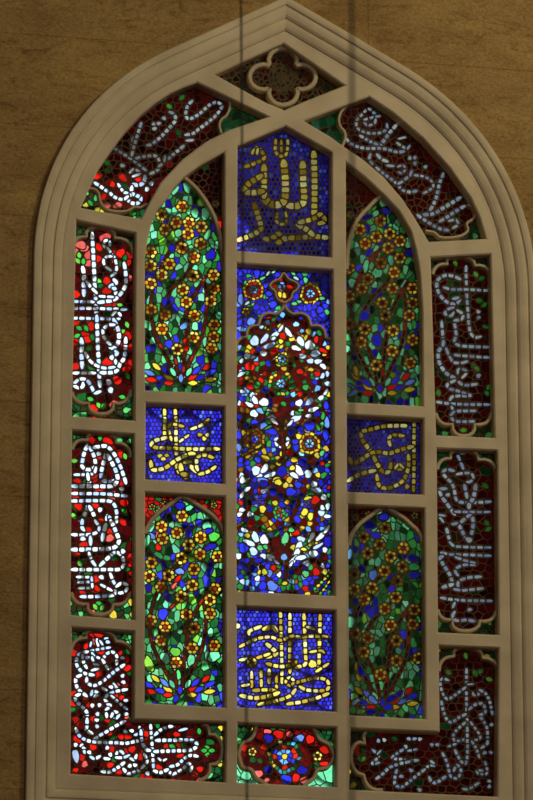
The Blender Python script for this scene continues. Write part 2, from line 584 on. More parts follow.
        root = emp(self.name, base, label=self.label, category='stained glass panel')
        if self.group: root['group'] = self.group
        def child(name, verts, faces, mat, smooth=False):
            return link(name, [tuple(Vector(v) - base) for v in verts], faces, mat, root, smooth)
        # panes of one part that lie far apart become parts of their own
        for part in list(part_v):
            if '/' in part: continue
            V, Fs, Cs = np.array(part_v[part]), part_f[part], part_c[part]
            groups = clusters(V, Fs)
            if len(groups) < 2: continue
            for q, g in enumerate(groups):
                key = part if q == 0 else '%s#far%d' % (part, q) if '#' not in part else '%sfar%d' % (part, q)
                nv, nf, remap = [], [], {}
                for fi in g:
                    for i in Fs[fi]:
                        if i not in remap: remap[i] = len(nv); nv.append(tuple(V[i]))
                    nf.append(tuple(remap[i] for i in Fs[fi]))
                part_v[key], part_f[key], part_c[key] = nv, nf, [Cs[fi] for fi in g]
        made = {}
        for part in sorted(part_v, key=lambda s: s.count('/')):
            o = child(part.split('/')[-1].split('#')[0], part_v[part], part_f[part], M_GLASS)
            made[part] = o
            if '/' in part and part.split('/')[0] in made: o.parent = made[part.split('/')[0]]
            me = o.data
            at = me.color_attributes.new('glass_tint', 'FLOAT_COLOR', 'CORNER')
            buf = np.empty((len(me.loops), 4), np.float32); buf[:, 3] = 1
            ls = np.zeros(len(me.polygons), np.int32); lt = np.zeros(len(me.polygons), np.int32)
            me.polygons.foreach_get('loop_start', ls); me.polygons.foreach_get('loop_total', lt)
            buf[:, :3] = np.repeat(np.array(part_c[part], np.float32), lt, axis=0)
            at.data.foreach_set('color', buf.ravel())
            if part in self.partlabels: o['label'] = self.partlabels[part]
        child('came_lattice', lv, lf, M_LEAD)
        for pts, w, closed in self.ribs:
            v, f = sweep(pts, w, 0.036, WF + 0.004, closed)
            child('moulded_rib', v, f, M_RIB, False)
        return root

def sweep(pts, w, wf, wb, closed=False):
    """a plaster band along a traced line: flat face, chamfered edges, real depth"""
    Q = [np.array(unproj(p[0], p[1], 0.05)) for p in pts]
    n = len(Q)
    prof = [(-0.5, wb), (-0.5, wf + 0.006), (-0.30, wf), (0.30, wf), (0.5, wf + 0.006), (0.5, wb)]
    v, f = [], []
    for i in range(n):
        if closed: a, b = Q[i - 1], Q[(i + 1) % n]
        else: a, b = Q[max(i - 1, 0)], Q[min(i + 1, n - 1)]
        d = b - a; d = d / max(np.hypot(*d), 1e-9); nn = np.array([-d[1], d[0]])
        for s, z in prof:
            q = Q[i] + nn * s * w
            v.append(world(q[0], q[1], z))
    k = len(prof)
    for i in range(n if closed else n - 1):
        j = (i + 1) % n
        for m in range(k - 1):
            f.append((i * k + m, i * k + m + 1, j * k + m + 1, j * k + m))
    return v, f
KEY, FILL, SKY = 212, 240, 1.9
# ------------------------------------------------------------------ outline of the window
def outline():
    """upright jambs, a curved haunch (one cubic) and a straight slope to the point"""
    p0, p3 = np.array([1.077, -0.70]), np.array([0.50, -1.683])
    p1 = p0 + np.array([0, -0.50]); p2 = p3 + np.array([1, 0.54]) / math.hypot(1, 0.54) * 0.35
    right = [(1.075, 1.905), (1.077, 0.2)]
    for t in np.linspace(0, 1, 33):
        right.append(tuple((1 - t) ** 3 * p0 + 3 * t * (1 - t) ** 2 * p1 + 3 * t * t * (1 - t) * p2 + t ** 3 * p3))
    right.append((0.25, -1.821))
    return right + [(-0.004, -1.957)] + [(-u, v) for u, v in reversed(right)]
OUT = outline()

# ------------------------------------------------------------------ openings of the gypsum tracery (traced, pixels)
OPEN = {
 'A': [(283.4,43.2),(344.7,85.3),(303,101.8),(284.5,110),(264.4,101.6),(215.4,74.4)],
 'B': [(81.0,207.6),(89,189.6),(98,170),(110,152),(124,133),(140,115.4),(155,103),(170,93.5),(184,87),(197,82.4),(268.5,116.6),(230,129.5),(206,141.5),(182,159.6),(161,182),(149,203),(141,218.5)],
 'C': [(303.9,120.7),(369,96.5),(393,112.5),(423,138),(450,168),(471,198),(480,218),(486,238.6),(429,241.6),(414,216),(402,198),(384,177),(363,159),(345,147),(330,136)],
 'D': [(76.5,220),(135.5,233),(134.5,420.3),(72.0,416)],
 'E': [(72.3,430),(134,434),(134.7,619.7),(70.6,614.7)],
 'F': [(72,627.2),(134.2,631.2),(133.8,719.3),(226,722),(225.4,782.3),(70.6,773.7)],
 'G': [(430.9,257.2),(490.6,254),(494.8,437.6),(436.4,435)],
 'H': [(437,448.3),(497.4,450.4),(498.8,634.7),(438.3,632.2)],
 'I': [(439.2,645.5),(498.8,648),(497.5,796.6),(349.5,789.5),(351,728.3),(439.9,732)],
 'J': [(237.8,145.8),(285.7,125.8),(332.0,152.4),(331.5,257),(237.2,250.6)],
 'K': [(237,263),(332.8,269.5),(335,595.6),(236.9,591)],
 'L': [(236.9,605.8),(335.8,610.3),(336.3,711.5),(237.4,707)],
 'M': [(237.8,722.7),(336.6,727.2),(336.2,787),(237.2,782.3)],
 'N': [(224.5,151.7),(224.3,393.4),(145.2,390),(145,258),(147.6,241),(151.8,222.6),(157.5,210),(165.3,200.7),(174,188),(184,177),(199,166)],
 'O': [(145.9,402.6),(224.6,406.2),(224.6,483.6),(145.5,479)],
 'P': [(145.2,492),(225,496.4),(225.6,707.4),(144.8,703)],
 'Q': [(346,162),(365,177),(384.8,195.5),(399,210.7),(411,231),(416,249.6),(420,273),(422.5,310),(423,406),(347,402)],
 'R': [(347.1,414.4),(423.6,418.5),(423.4,494.4),(347.4,491.6)],
 'S': [(348.3,504.5),(424.6,508.2),(425.6,719),(349.6,715)],
}
UV = {k: [unproj(*p) for p in v] for k, v in OPEN.items()}

def build_tracery():
    outer = offset_loop(OUT, 0.062)
    zf, zb, ch = 0.0, 0.096, 0.007
    hole_front = [offset_loop(L, ch) for L in UV.values()]
    loops = [outer] + hole_front
    v, f = [], []
    for L in loops: v += [world(p[0], p[1], zf) for p in L]
    f += tess([[tuple(p) for p in L] for L in loops])
    b = 0
    for q, L in enumerate(loops):
        n = len(L)
        if q == 0:
            i2 = len(v); v += [world(p[0], p[1], zb) for p in L]
            for i in range(n):
                j = (i + 1) % n; f.append((b + i, b + j, i2 + j, i2 + i))
            back = [list(range(i2, i2 + n))]
        else:
            T_ = list(UV.values())[q - 1]
            i2 = len(v); v += [world(p[0], p[1], zf + ch) for p in T_]
            i3 = len(v); v += [world(p[0], p[1], zb) for p in T_]
            for i in range(n):
                j = (i + 1) % n
                f.append((b + i, i2 + i, i2 + j, b + j)); f.append((i2 + i, i3 + i, i3 + j, i2 + j))
            back.append(list(range(i3, i3 + n)))
        b += n
    bl = [[(v[i][0], v[i][2]) for i in L] for L in back]
    flat = [i for L in back for i in L]
    f += [tuple(flat[i] for i in t) for t in tess(bl)]
    o = link('window_1', v, f, M_PLASTER); o['kind'] = 'structure'
    return o
win = build_tracery()

# moulded surround: one profile run round the arch, legs and sill
PROFILE = [(0.048, 0.004), (0.048, 0.0), (0.054, -0.001), (0.0575, 0.006), (0.062, 0.006), (0.068, -0.006), (0.080, -0.014),
           (0.098, -0.020), (0.112, -0.022), (0.116, -0.016), (0.121, -0.016), (0.127, -0.025), (0.138, -0.032),
           (0.158, -0.037), (0.174, -0.038), (0.178, -0.033), (0.183, -0.033), (0.189, -0.043), (0.204, -0.047), (0.221, -0.047),
           (0.226, -0.042), (0.228, -0.010)]
def build_surround():
    v, f = [], []
    n = len(OUT); k = len(PROFILE)
    for d, w in PROFILE:
        L = offset_loop(OUT, 0.05 + (d - 0.05) * 0.94)
        v += [world(p[0], p[1], w) for p in L]
    for q in range(k - 1):
        for i in range(n):
            j = (i + 1) % n
            f.append((q * n + i, q * n + j, (q + 1) * n + j, (q + 1) * n + i))
    o = link('trim_1', v, f, M_PLASTER); o['kind'] = 'structure'
build_surround()

# ------------------------------------------------------------------ hall: walls, floor, ceiling
WX, WY, WZ = 13.0, -27.0, 13.5
def wall_front():
    hole = offset_loop(OUT, 0.202)
    rect = [(-WX, Z0), (WX, Z0), (WX, Z0 - WZ), (-WX, Z0 - WZ)]
    v = [world(p[0], p[1], -0.02) for p in rect] + [world(p[0], p[1], -0.02) for p in hole]
    f = tess([rect, [tuple(p) for p in hole]])
    n = len(hole); b = len(v)
    v += [world(p[0], p[1], 0.12) for p in hole]
    for i in range(n):
        j = (i + 1) % n; f.append((4 + i, 4 + j, b + j, b + i))
    o = link('wall_front', v, f, M_STONE); o['kind'] = 'structure'
wall_front()
def slab(name, x0, x1, y0, y1, z0, z1, mat):
    v = [(x, y, z) for z in (z0, z1) for y in (y0, y1) for x in (x0, x1)]
    f = [(0, 2, 3, 1), (4, 5, 7, 6), (0, 1, 5, 4), (2, 6, 7, 3), (0, 4, 6, 2), (1, 3, 7, 5)]
    o = link(name, v, f, mat); o['kind'] = 'structure'; return o
slab('floor', -WX - .3, WX + .3, WY - .3, 0.1, -0.3, 0.0, M_CARPET)
slab('ceiling', -WX - .3, WX + .3, WY - .3, 0.1, WZ, WZ + .3, M_ROOMWALL)
slab('wall_left', -WX - .3, -WX, WY - .3, 0.1, 0, WZ, M_ROOMWALL)
slab('wall_right', WX, WX + .3, WY - .3, 0.1, 0, WZ, M_ROOMWALL)
slab('wall_back', -WX, WX, WY - .3, WY, 0, WZ, M_ROOMWALL)

# the thick wall behind the window: whitewashed reveal narrowing to the outer opening
DEEP = 2.2
def outer_loop():
    return [(u * 1.2 - 0.45, v * 1.0 - 0.22) for u, v in OUT]
def build_reveal():
    a = offset_loop(OUT, 0.06); b_ = outer_loop()
    n = len(a)
    v, f = [], []
    for k in range(5):
        t = k / 4
        v += [world(p[0] * (1 - t) + q[0] * t, p[1] * (1 - t) + q[1] * t, 0.096 + (DEEP - 0.096) * t) for p, q in zip(a, b_)]
    for k in range(4):
        for i in range(n):
            j = (i + 1) % n; f.append((k * n + i, k * n + j, (k + 1) * n + j, (k + 1) * n + i))
    o = link('wall_reveal', v, f, M_WHITEWASH); o['kind'] = 'structure'
    rect = [(-WX, Z0), (WX, Z0), (WX, Z0 - WZ), (-WX, Z0 - WZ)]
    v = [world(p[0], p[1], DEEP) for p in rect] + [world(p[0], p[1], DEEP) for p in b_]
    o = link('wall_outside', v, tess([rect, [tuple(p) for p in b_]]), M_WHITEWASH); o['kind'] = 'structure'
build_reveal()
GR_P, GR_R = 0.23, 0.111
def build_grille():
    """outer window: a plaster plate pierced by round lights"""
    b_ = outer_loop()
    sm = offset_loop(b_, -GR_R - 0.006)
    holes = []
    rows = int(4.4 / (GR_P * 0.866)) + 1
    for r in range(rows):
        vv = -2.25 + r * GR_P * 0.866
        for c in range(-10, 8):
            uu = (c + 0.5 * (r % 2)) * GR_P + 0.01
            if poly_mask([tuple(p) for p in sm], np.array([uu]), np.array([vv]))[0]:
                holes.append([(uu + GR_R * math.cos(t * math.pi / 10), vv + GR_R * math.sin(t * math.pi / 10)) for t in range(20)])
    v, f = [], []
    for w in (DEEP - 0.09, DEEP - 0.05):
        b0 = len(v)
        for L in [b_] + holes: v += [world(p[0], p[1], w) for p in L]
        f += [tuple(i + b0 for i in t) for t in tess([[tuple(p) for p in b_]] + holes)]
    half = len(v) // 2; b0 = len(b_)
    for h in holes:
        n = len(h)
        for i in range(n):
            j = (i + 1) % n; f.append((b0 + i, b0 + j, half + b0 + j, half + b0 + i))
        b0 += n
    o = link('window_2', v, f, M_WHITEWASH); o['kind'] = 'structure'
build_grille()
# ------------------------------------------------------------------ glass palettes (tint as seen against the sky)
WHITE = [(5, (224, 236, 253)), (3, (194, 216, 252)), (3, (236, 243, 253))]
DIMWHITE = [(3, (192, 214, 252)), (2, (212, 226, 252))]  # white glass with the dim side's bluish shade put into its tint
RED = [(44, (74, 6, 8)), (34, (48, 5, 7)), (7, (200, 24, 18)), (2, (236, 90, 80)), (4, (28, 92, 34)), (7, (40, 10, 10))]
DIMRED = [(60, (86, 12, 10)), (34, (62, 10, 9)), (5, (20, 66, 28)), (6, (58, 30, 14))]  # red glass with the dim side's weaker backlight put into its tint
REDHOT = [(1, (232, 30, 18))]
SALMON = [(1, (244, 104, 92))]
LEAFG = [(3, (58, 178, 62)), (2, (110, 214, 74)), (1, (24, 120, 46))]
DULLG = [(5, (26, 92, 48)), (2, (40, 120, 84)), (3, (46, 62, 28)), (2, (20, 60, 34))]
CORNER = [(6, (22, 78, 38)), (2, (96, 206, 110)), (1, (226, 200, 60)), (4, (46, 52, 26)), (2, (20, 60, 30))]
MINT = [(1, (120, 234, 170))]
GREENS = [(30, (118, 226, 156)), (22, (66, 166, 84)), (12, (52, 56, 226)), (16, (32, 104, 44)), (4, (118, 206, 60)), (5, (40, 34, 150)), (14, (20, 64, 34))]
BLUE = [(6, (58, 56, 232)), (3, (44, 36, 196)), (2, (92, 112, 250))]
SOLIDBLUE = [(3, (52, 58, 232)), (2, (36, 34, 170)), (1, (110, 150, 245))]
GOLD = [(4, (236, 212, 96)), (3, (248, 234, 147)), (2, (190, 162, 56))]
PETAL = [(5, (244, 190, 44)), (2, (222, 146, 26)), (2, (250, 224, 96))]
CORE = [(2, (150, 40, 10)), (1, (90, 30, 10))]
STEM = [(4, (96, 26, 15)), (3, (66, 20, 14)), (1, (190, 38, 24))]
YELLOW = [(1, (240, 206, 60))]
LIGHTBLUE = [(2, (120, 180, 250)), (1, (160, 214, 250))]
DARKRED = [(1, (110, 12, 12))]

Z = Zm
IN, GR, CO = 'inscription_lettering', 'ground_glazing', 'corner_glazing'

def trefoil_corners(P, top, bot, oTL, oTR, oBR, oBL):
    """green glass outside the lobed ribs at the two ends of an upright panel"""
    i = int(np.argmin([p[1] for p in top])); j = int(np.argmax([p[1] for p in bot]))
    P.bg(DULLG, 6, CO + '#0', [(oTL[0] - 5, oTL[1] - 6)] + list(reversed(top[:i + 1])) + [(top[0][0] - 5, top[0][1])])
    P.bg(DULLG if oTL[0] > 300 else CORNER, 6, CO + '#1', [(oTR[0] + 5, oTR[1] - 6)] + [(top[-1][0] + 5, top[-1][1])] + list(reversed(top[i:])))
    P.bg(CORNER, 6, CO + '#2', [(oBL[0] - 5, oBL[1] + 6)] + list(reversed(bot[:j + 1])) + [(bot[0][0] - 5, bot[0][1])])
    P.bg(CORNER, 6, CO + '#3', [(oBR[0] + 5, oBR[1] + 6)] + [(bot[-1][0] + 5, bot[-1][1])] + list(reversed(bot[j:])))
    P.rib(top, 0.018, False); P.rib(bot, 0.018, False)

def reds(P, z, pts, pal=REDHOT, r=4.0):
    for x, y in z(*pts): P.blob(x, y, r * random.uniform(.8, 1.2), r * random.uniform(.6, .9), random.uniform(-40, 40), GR, pal)
def leaves(P, z, pts):
    for x, y, a in pts:
        (q,) = z((x, y)); P.blob(q[0], q[1], 3.6, 2.0, a, 'leaf', LEAFG, leaf=True)
def dots(P, z, pts, r=1.9, pal=WHITE, part=IN):
    for q in z(*pts): P.blob(q[0], q[1], r, r * 0.9, 0, part, pal)
def strokes(P, z, lst, pal=WHITE, part=IN, seg=6.8, wk=1.0, **k):
    for w, pts in lst: P.stroke(z(*pts), w * wk, part, pal, seg, **k)

# ---- upper left upright inscription
P = Panel('calligraphy_panel', 'white-on-red upright inscription panel, bright glass, under the left shoulder of the arch', 'red inscription panels', OPEN['D'])
P.bg(RED, 8.5, GR)
z1, z2 = Z(66, 215, 7.2), Z(66, 315, 7.2)
trefoil_corners(P, trefoil(*z1((45,245),(145,160),(240,88),(352,168),(482,290))),
                trefoil(*z2((42,560),(163,636),(250,716),(340,640),(465,545))), *OPEN['D'])
reds(P, z1, [(130,240),(60,265),(105,215),(170,345)], SALMON, 5)
reds(P, z1, [(225,315),(295,475),(295,545),(395,275),(445,345),(70,570),(230,230),(300,650),(70,770),(180,775)], REDHOT, 4.4)
reds(P, z2, [(180,80),(150,175),(70,190),(70,370),(300,340),(370,470),(440,150),(420,210),(435,390),(200,675)], REDHOT, 4.6)
leaves(P, z1, [(95,290,80),(85,330,50),(125,335,90),(240,480,60),(425,310,100),(390,650,20),(245,510,-20)])
leaves(P, z2, [(95,95,30),(145,95,60),(80,150,-25),(190,160,80),(165,240,-40),(405,120,-30),(440,70,70),(445,440,60),(235,650,60),(270,655,-60),(405,590,10),(175,605,20)])
strokes(P, z1, [(4.0,[(188,130),(195,250),(200,350),(208,520),(214,600),(220,785)]), (2.9,[(270,210),(285,183),(312,190),(315,215),(290,238),(268,212)]),
  (2.9,[(298,235),(325,275),(350,310),(363,360),(360,410),(325,440)]), (2.9,[(330,298),(295,300),(270,330),(285,370),(325,400)]),
  (4.2,[(345,465),(360,490),(318,515),(350,530),(365,590)]), (4.0,[(418,345),(430,420),(430,500),(405,550),(372,592),(330,615),(232,630)]),
  (4.4,[(120,375),(130,440),(128,500),(130,580)]), (3.3,[(148,480),(180,520),(222,562)]), (2.8,[(240,585),(340,590)]),
  (3.1,[(42,622),(200,627)]), (3.1,[(42,672),(200,672),(435,680)]), (3.1,[(42,742),(330,748)]),
  (2.8,[(332,722),(355,700),(390,715),(385,745),(350,750)])])
strokes(P, z2, [(4.0,[(222,5),(228,200),(235,330),(240,450),(245,515)]), (3.6,[(248,550),(208,560),(185,520),(160,480),(125,460),(85,470),(58,500),(85,524),(120,515),(122,488)]),
  (4.3,[(342,30),(370,90),(382,150),(375,200),(350,235),(318,236)]), (3.3,[(350,70),(300,75),(266,110),(275,160),(300,195),(322,214)]),
  (3.6,[(355,258),(368,280),(325,305),(352,325),(368,365)]), (4.0,[(430,165),(428,240),(418,310),(390,350),(376,388),(340,413),(250,415)]),
  (4.4,[(110,170),(115,230),(112,290),(118,380)]), (3.3,[(138,270),(165,320),(212,360),(280,382),(350,375)]), (3.2,[(48,418),(210,418)])])
dots(P, z2, [(310,485),(320,540)], 3.0)
P.build()

# ---- second left upright inscription
P = Panel('calligraphy_panel', 'white-on-red upright inscription panel crossed by three close bars, beside the left jamb', 'red inscription panels', OPEN['E'])
P.bg(RED, 8.5, GR)
z1, z2 = Z(66, 425, 7.2), Z(66, 520, 7.2)
trefoil_corners(P, trefoil(*z1((42,180),(150,112),(258,54),(358,130),(466,240))),
                trefoil(*z2((36,525),(155,608),(240,684),(338,610),(458,530))), *OPEN['E'])
reds(P, z1, [(300,115),(395,215),(80,405),(235,470),(90,585),(210,580),(420,560),(70,525)], REDHOT, 4.4)
reds(P, z2, [(315,85),(215,425),(210,495),(250,15),(130,180),(70,235)], REDHOT, 4.2)
reds(P, z2, [(316,130)], SALMON, 4.4)
leaves(P, z1, [(245,90,90),(60,258,0),(430,635,-10),(425,225,70),(55,655,60),(420,620,30)])
leaves(P, z2, [(125,300,-40),(100,315,60),(440,355,0),(235,600,0),(210,625,60),(260,630,-60)])
dots(P, z1, [(235,207),(400,460),(245,610),(165,408)], 2.4)
strokes(P, z1, [(3.9,[(155,145),(135,190),(120,250),(118,300),(160,322),(208,302),(208,250),(188,190),(165,155)]), (3.1,[(60,358),(170,356),(205,342),(216,305)]),
  (3.6,[(155,350),(162,395)]), (3.9,[(200,162),(288,152),(340,200),(370,250),(400,320),(432,420)]),
  (4.1,[(290,205),(270,270),(255,340),(262,395),(320,408),(345,400)]), (4.2,[(300,215),(335,280),(366,350),(370,400),(345,432),(300,442),(150,440),(42,440)]),
  (3.5,[(42,493),(250,495),(345,502),(440,512)]), (3.6,[(38,547),(280,545),(340,565),(363,620),(365,700)]),
  (4.0,[(160,578),(140,630),(118,690),(115,750)]), (4.0,[(168,585),(205,660),(232,745)]), (4.2,[(300,650),(284,740)]), (4.2,[(312,660),(345,740)])], seg=6.8)
strokes(P, z2, [(3.8,[(117,0),(115,50),(130,75)]), (3.4,[(42,105),(130,108),(210,95),(240,55),(208,0)]), (3.8,[(175,120),(178,178)]),
  (4.4,[(287,30),(270,100),(262,145)]), (4.3,[(322,5),(350,60),(370,110),(382,150),(360,190),(300,208),(150,212),(42,213)]),
  (3.4,[(165,235),(185,290),(213,330)]), (3.7,[(245,328),(300,275),(350,235),(390,245),(412,285),(415,325),(380,355),(300,357),(42,357)]),
  (2.9,[(78,410),(185,412)]), (2.9,[(88,450),(185,445)]), (2.9,[(92,490),(190,487)]), (2.7,[(185,410),(190,487)]),
  (3.4,[(318,385),(340,440),(358,468)]), (3.5,[(362,480),(400,455),(440,470),(430,508),(390,525),(352,512),(345,540),(240,550),(105,552)]), (2.9,[(250,465),(330,508)])])
dots(P, z2, [(255,412),(410,225),(122,135)], 2.5)
P.build()

# ---- bottom left L-shaped inscription
P = Panel('calligraphy_panel', 'L-shaped white-on-red inscription panel in the bright lower left corner of the window', 'red inscription panels', OPEN['F'])
P.bg(RED, 6.5, GR)
z1, z2, z3 = Z(60, 620, 6.27), Z(66, 690, 6.66), Z(140, 710, 5.92)
top = trefoil(*z1((66,205),(165,115),(242,66),(350,135),(466,258)))
end = trefoil(*z3((366,80),(405,146),(486,234),(412,325),(346,418)))
P.bg(CORNER, 6, CO + '#0', [(68, 622)] + [(p[0], p[1]) for p in reversed(top[:10])] + [(64, top[0][1])])
P.bg(CORNER, 6, CO + '#1', [(140, 625), (140, top[-1][1])] + list(reversed(top[9:])))
P.bg(CORNER, 6, CO + '#2', [(232, 716), (end[0][0], 716)] + end[:10] + [(232, end[9][1])])
P.bg(CORNER, 6, CO + '#3', [(232, 790), (232, end[9][1])] + end[9:] + [(end[-1][0], 790)])
P.rib(top, 0.018, False); P.rib(end, 0.018, False)
reds(P, z1, [(165,165),(260,200),(415,245),(90,210),(85,460),(85,520),(350,465),(390,500),(245,90),(420,300)], REDHOT, 4.0)
reds(P, z2, [(95,235),(75,330),(180,380),(60,540),(330,45),(375,55),(410,310),(365,310),(255,500),(295,500),(350,550),(440,395)], REDHOT, 3.6)
reds(P, z3, [(35,140),(40,185),(175,145),(215,145),(160,215),(270,250),(355,350),(325,380),(110,340),(240,270)], REDHOT, 3.4)
leaves(P, z2, [(45,130,-10)]); leaves(P, z3, [(350,125,80),(190,215,20),(255,205,70),(400,225,45),(400,255,-45),(380,240,0),(425,240,0),(105,95,60)])
P.blob(75.8, 756, 3.4, 6.0, -10, GR, [(1, (150, 165, 190))])
SH = 5.6
strokes(P, z1, [(2.4,[(190,165),(196,138)]), (3.4,[(232,120),(240,162)]), (2.6,[(250,130),(268,155)]), (2.8,[(188,195),(250,182),(315,172)]),
  (3.6,[(175,198),(122,215),(102,260),(115,300),(155,335),(212,345)]), (3.4,[(140,220),(150,270),(168,302)]), (2.8,[(200,205),(215,225),(255,242)]), (2.8,[(200,232),(210,265)]),
  (2.6,[(213,275),(242,282)]), (2.8,[(198,316),(242,305)]), (3.2,[(268,248),(290,215),(325,200),(355,225),(355,278)]), (3.3,[(265,248),(302,308)]),
  (3.5,[(402,280),(340,325),(280,375),(235,405),(200,410),(170,390),(168,362)]), (3.6,[(132,345),(102,362),(100,400),(120,440),(168,478)]),
  (3.4,[(195,470),(208,446),(240,462),(215,482)]), (3.0,[(265,425),(292,442)]), (3.0,[(335,398),(362,432)]), (3.2,[(420,435),(340,450),(297,472),(283,500),(302,522)]),
  (3.1,[(320,475),(360,510),(420,560)]), (3.1,[(290,565),(308,542)]), (3.3,[(280,590),(300,608)]), (3.3,[(345,575),(365,590),(345,612),(325,595)]),
  (3.6,[(125,465),(97,480),(102,510),(140,545),(168,580),(170,625)])], seg=SH)
dots(P, z1, [(172,236),(290,118),(300,138),(392,238),(392,350),(398,390),(320,420),(205,535),(248,530),(235,590),(410,505),(410,585)], 2.1)
strokes(P, z2, [(3.7,[(140,190),(140,240),(136,265),(175,292)]), (3.2,[(268,150),(272,180)]), (3.2,[(300,180),(320,145),(352,160),(338,190)]),
  (3.3,[(275,95),(296,105),(265,132)]), (3.4,[(392,208),(330,240),(275,275),(230,300),(185,332)]),
  (3.5,[(65,255),(85,300),(125,330),(180,345),(240,348),(345,352),(400,355),(470,340),(498,332)]), (3.0,[(455,302),(490,288)]),
  (3.6,[(490,245),(498,300),(508,345),(520,390)]), (3.3,[(162,445),(192,457),(228,440)]), (3.1,[(250,455),(290,460)]), (3.1,[(332,448),(342,415),(370,410),(385,430)]), (3.1,[(332,450),(380,450),(422,435)]),
  (3.1,[(428,455),(455,465),(470,432)]), (3.6,[(238,542),(290,545),(340,520),(388,483)]), (3.6,[(382,525),(412,556),(450,550),(490,535),(532,513)])], seg=SH)
dots(P, z2, [(175,103),(223,100),(210,160),(205,200),(207,242),(395,277),(438,272),(65,365),(105,370),(118,390),(125,412),(155,415),(275,385),(425,505),(460,500),(398,70),(400,160),(295,430)], 2.1)
strokes(P, z3, [(3.2,[(63,88),(70,180),(75,260),(80,345)]), (3.6,[(5,120),(12,185),(35,232),(60,240)]), (3.2,[(25,260),(42,305),(8,346)]),
  (3.7,[(85,246),(200,242),(305,236),(337,205),(308,180),(250,178),(95,180)]), (3.4,[(88,148),(120,120),(165,100),(192,97)]), (2.8,[(232,122),(278,110)]),
  (3.4,[(342,275),(300,268),(260,290),(220,325),(178,335)]), (3.3,[(300,362),(305,330),(280,318),(260,345),(225,365),(190,380),(165,352)]), (3.6,[(165,352),(120,370),(82,360)]), (2.4,[(108,285),(130,300),(157,290)])], seg=SH)
dots(P, z3, [(45,375)], 2.2)
P.build()

# ---- arched inscription, left haunch
P = Panel('calligraphy_panel', 'curved inscription panel along the left slope of the arch, reddest at its lower end', 'red inscription panels', OPEN['B'])
P.bg(DIMRED, 7.5, GR)
z1, z2 = Z(80, 140, 6.66), Z(150, 80, 6.27)
ur = [(205,86),(214,88.5),(222,92),(228,99),(229.5,108),(226,116),(221,120),(219,126),(221,134)]
ll = [(88,188.5),(95,190),(98.5,194),(99.5,200),(102.5,206),(109,210.5),(119,212),(128,211),(134,207.5),(140,208),(147,204)]
P.bg(DULLG, 8, CO + '#0', [(205, 80), (275, 114), (275, 122), (222, 136)] + list(reversed(ur)))
P.bg(CORNER, 6, CO + '#1', [(78, 212), (84, 186)] + ll[:6] + [(108, 222), (76, 216)])
P.bg(CORNER, 6, CO + '#2', [(119, 224), (117, 212)] + ll[6:] + [(150, 206), (142, 226)])
P.rib(ur); P.rib(ll)
reds(P, z1, [(115,240),(395,265),(165,375),(205,290),(285,250)], REDHOT, 4.2); reds(P, z1, [(250,435),(180,436)], SALMON, 4.2); reds(P, z2, [(120,525)], REDHOT, 3.5)
leaves(P, z1, [(40,350,40),(70,420,50),(350,490,0),(180,150,50),(190,200,-40)]); leaves(P, z2, [(120,165,40),(200,110,-40),(180,330,60)])
strokes(P, z1, [(3.0,[(222,50),(300,100),(360,140),(440,203)]), (3.3,[(352,-20),(348,50),(345,102)]), (3.3,[(372,122),(430,110),(500,105),(527,140),(522,195),(468,226)]),
  (2.8,[(330,217),(360,195),(402,215)]), (2.8,[(350,243),(402,225)]), (4.2,[(432,240),(427,278),(395,300),(350,296)]), (3.8,[(345,310),(345,350),(372,370),(405,382),(395,415),(352,422),(318,395),(340,358)]),
  (3.0,[(253,292),(290,345),(318,352)]), (3.4,[(98,284),(180,340),(240,385),(290,395),(320,375)])], seg=5.6)
dots(P, z1, [(283,170),(475,290),(447,328)], 2.3)
strokes(P, z2, [(3.4,[(265,130),(235,165),(225,210),(235,240),(275,235),(330,195),(375,155),(420,140),(450,165),(420,215),(370,260),(310,305),(270,335),(222,345)]),
  (2.8,[(228,380),(272,376)]), (3.5,[(212,413),(160,455),(120,490),(90,515),(55,542)]), (2.6,[(95,478),(90,512)]), (3.5,[(-20,410),(5,405),(40,380),(75,350),(130,290),(160,250),(150,215),(122,200)])], seg=5.6)
strokes(P, Z(80,80,3.33), [(3.3,[(204,143),(186,200),(172,252)])], seg=5.6)
dots(P, z2, [(88,240),(25,275),(55,272),(28,305)], 2.1)
P.build()

# ---- arched inscription, right haunch
P = Panel('calligraphy_panel', 'curved dark inscription panel along the right slope of the arch, spiral at its top', 'red inscription panels', OPEN['C'])
P.bg(DIMRED, 7.0, GR)
z1, z2, z3 = Z(335, 95, 7.1), Z(365, 140, 7.1), Z(405, 165, 6.27)
ul = [(358,101),(348,105.5),(341,112),(338.5,120),(340,127),(344,132),(345,138),(342,147)]
lr = [(467,205),(474,208),(475.5,213),(473,219),(466.5,224),(467.5,231),(461,236),(451,238),(440,237.6),(434,233),(425,231)]
P.bg(DULLG, 8, CO + '#0', [(356, 94), (298, 120), (330, 142)] + list(reversed(ul)))
P.bg(CORNER, 6, CO + '#1', [(472, 198), (492, 242), (461, 246)] + list(reversed(lr[:7])))
P.bg(CORNER, 6, CO + '#2', [(449, 248), (426, 246), (416, 226)] + list(reversed(lr[7:])))
P.rib(ul); P.rib(lr)
strokes(P, z1, [(3.0,[(290,140),(240,100),(190,140),(150,190),(170,245),(240,270),(310,270),(365,245),(370,205)]), (2.8,[(320,150),(260,160),(208,180),(230,215),(280,200),(290,170)]),
  (3.8,[(435,213),(390,265),(350,320),(308,378)]), (3.3,[(178,288),(240,325),(302,352)]), (3.3,[(68,265),(85,310),(120,350),(190,375),(260,380),(310,378),(370,385),(440,405),(490,400)]),
  (2.9,[(440,340),(470,360),(510,380),(532,358)]), (2.6,[(450,310),(502,300)]), (3.6,[(298,422),(330,455),(372,472)]), (3.0,[(252,418),(245,455),(270,495),(310,525)])], DIMWHITE, seg=5.6)
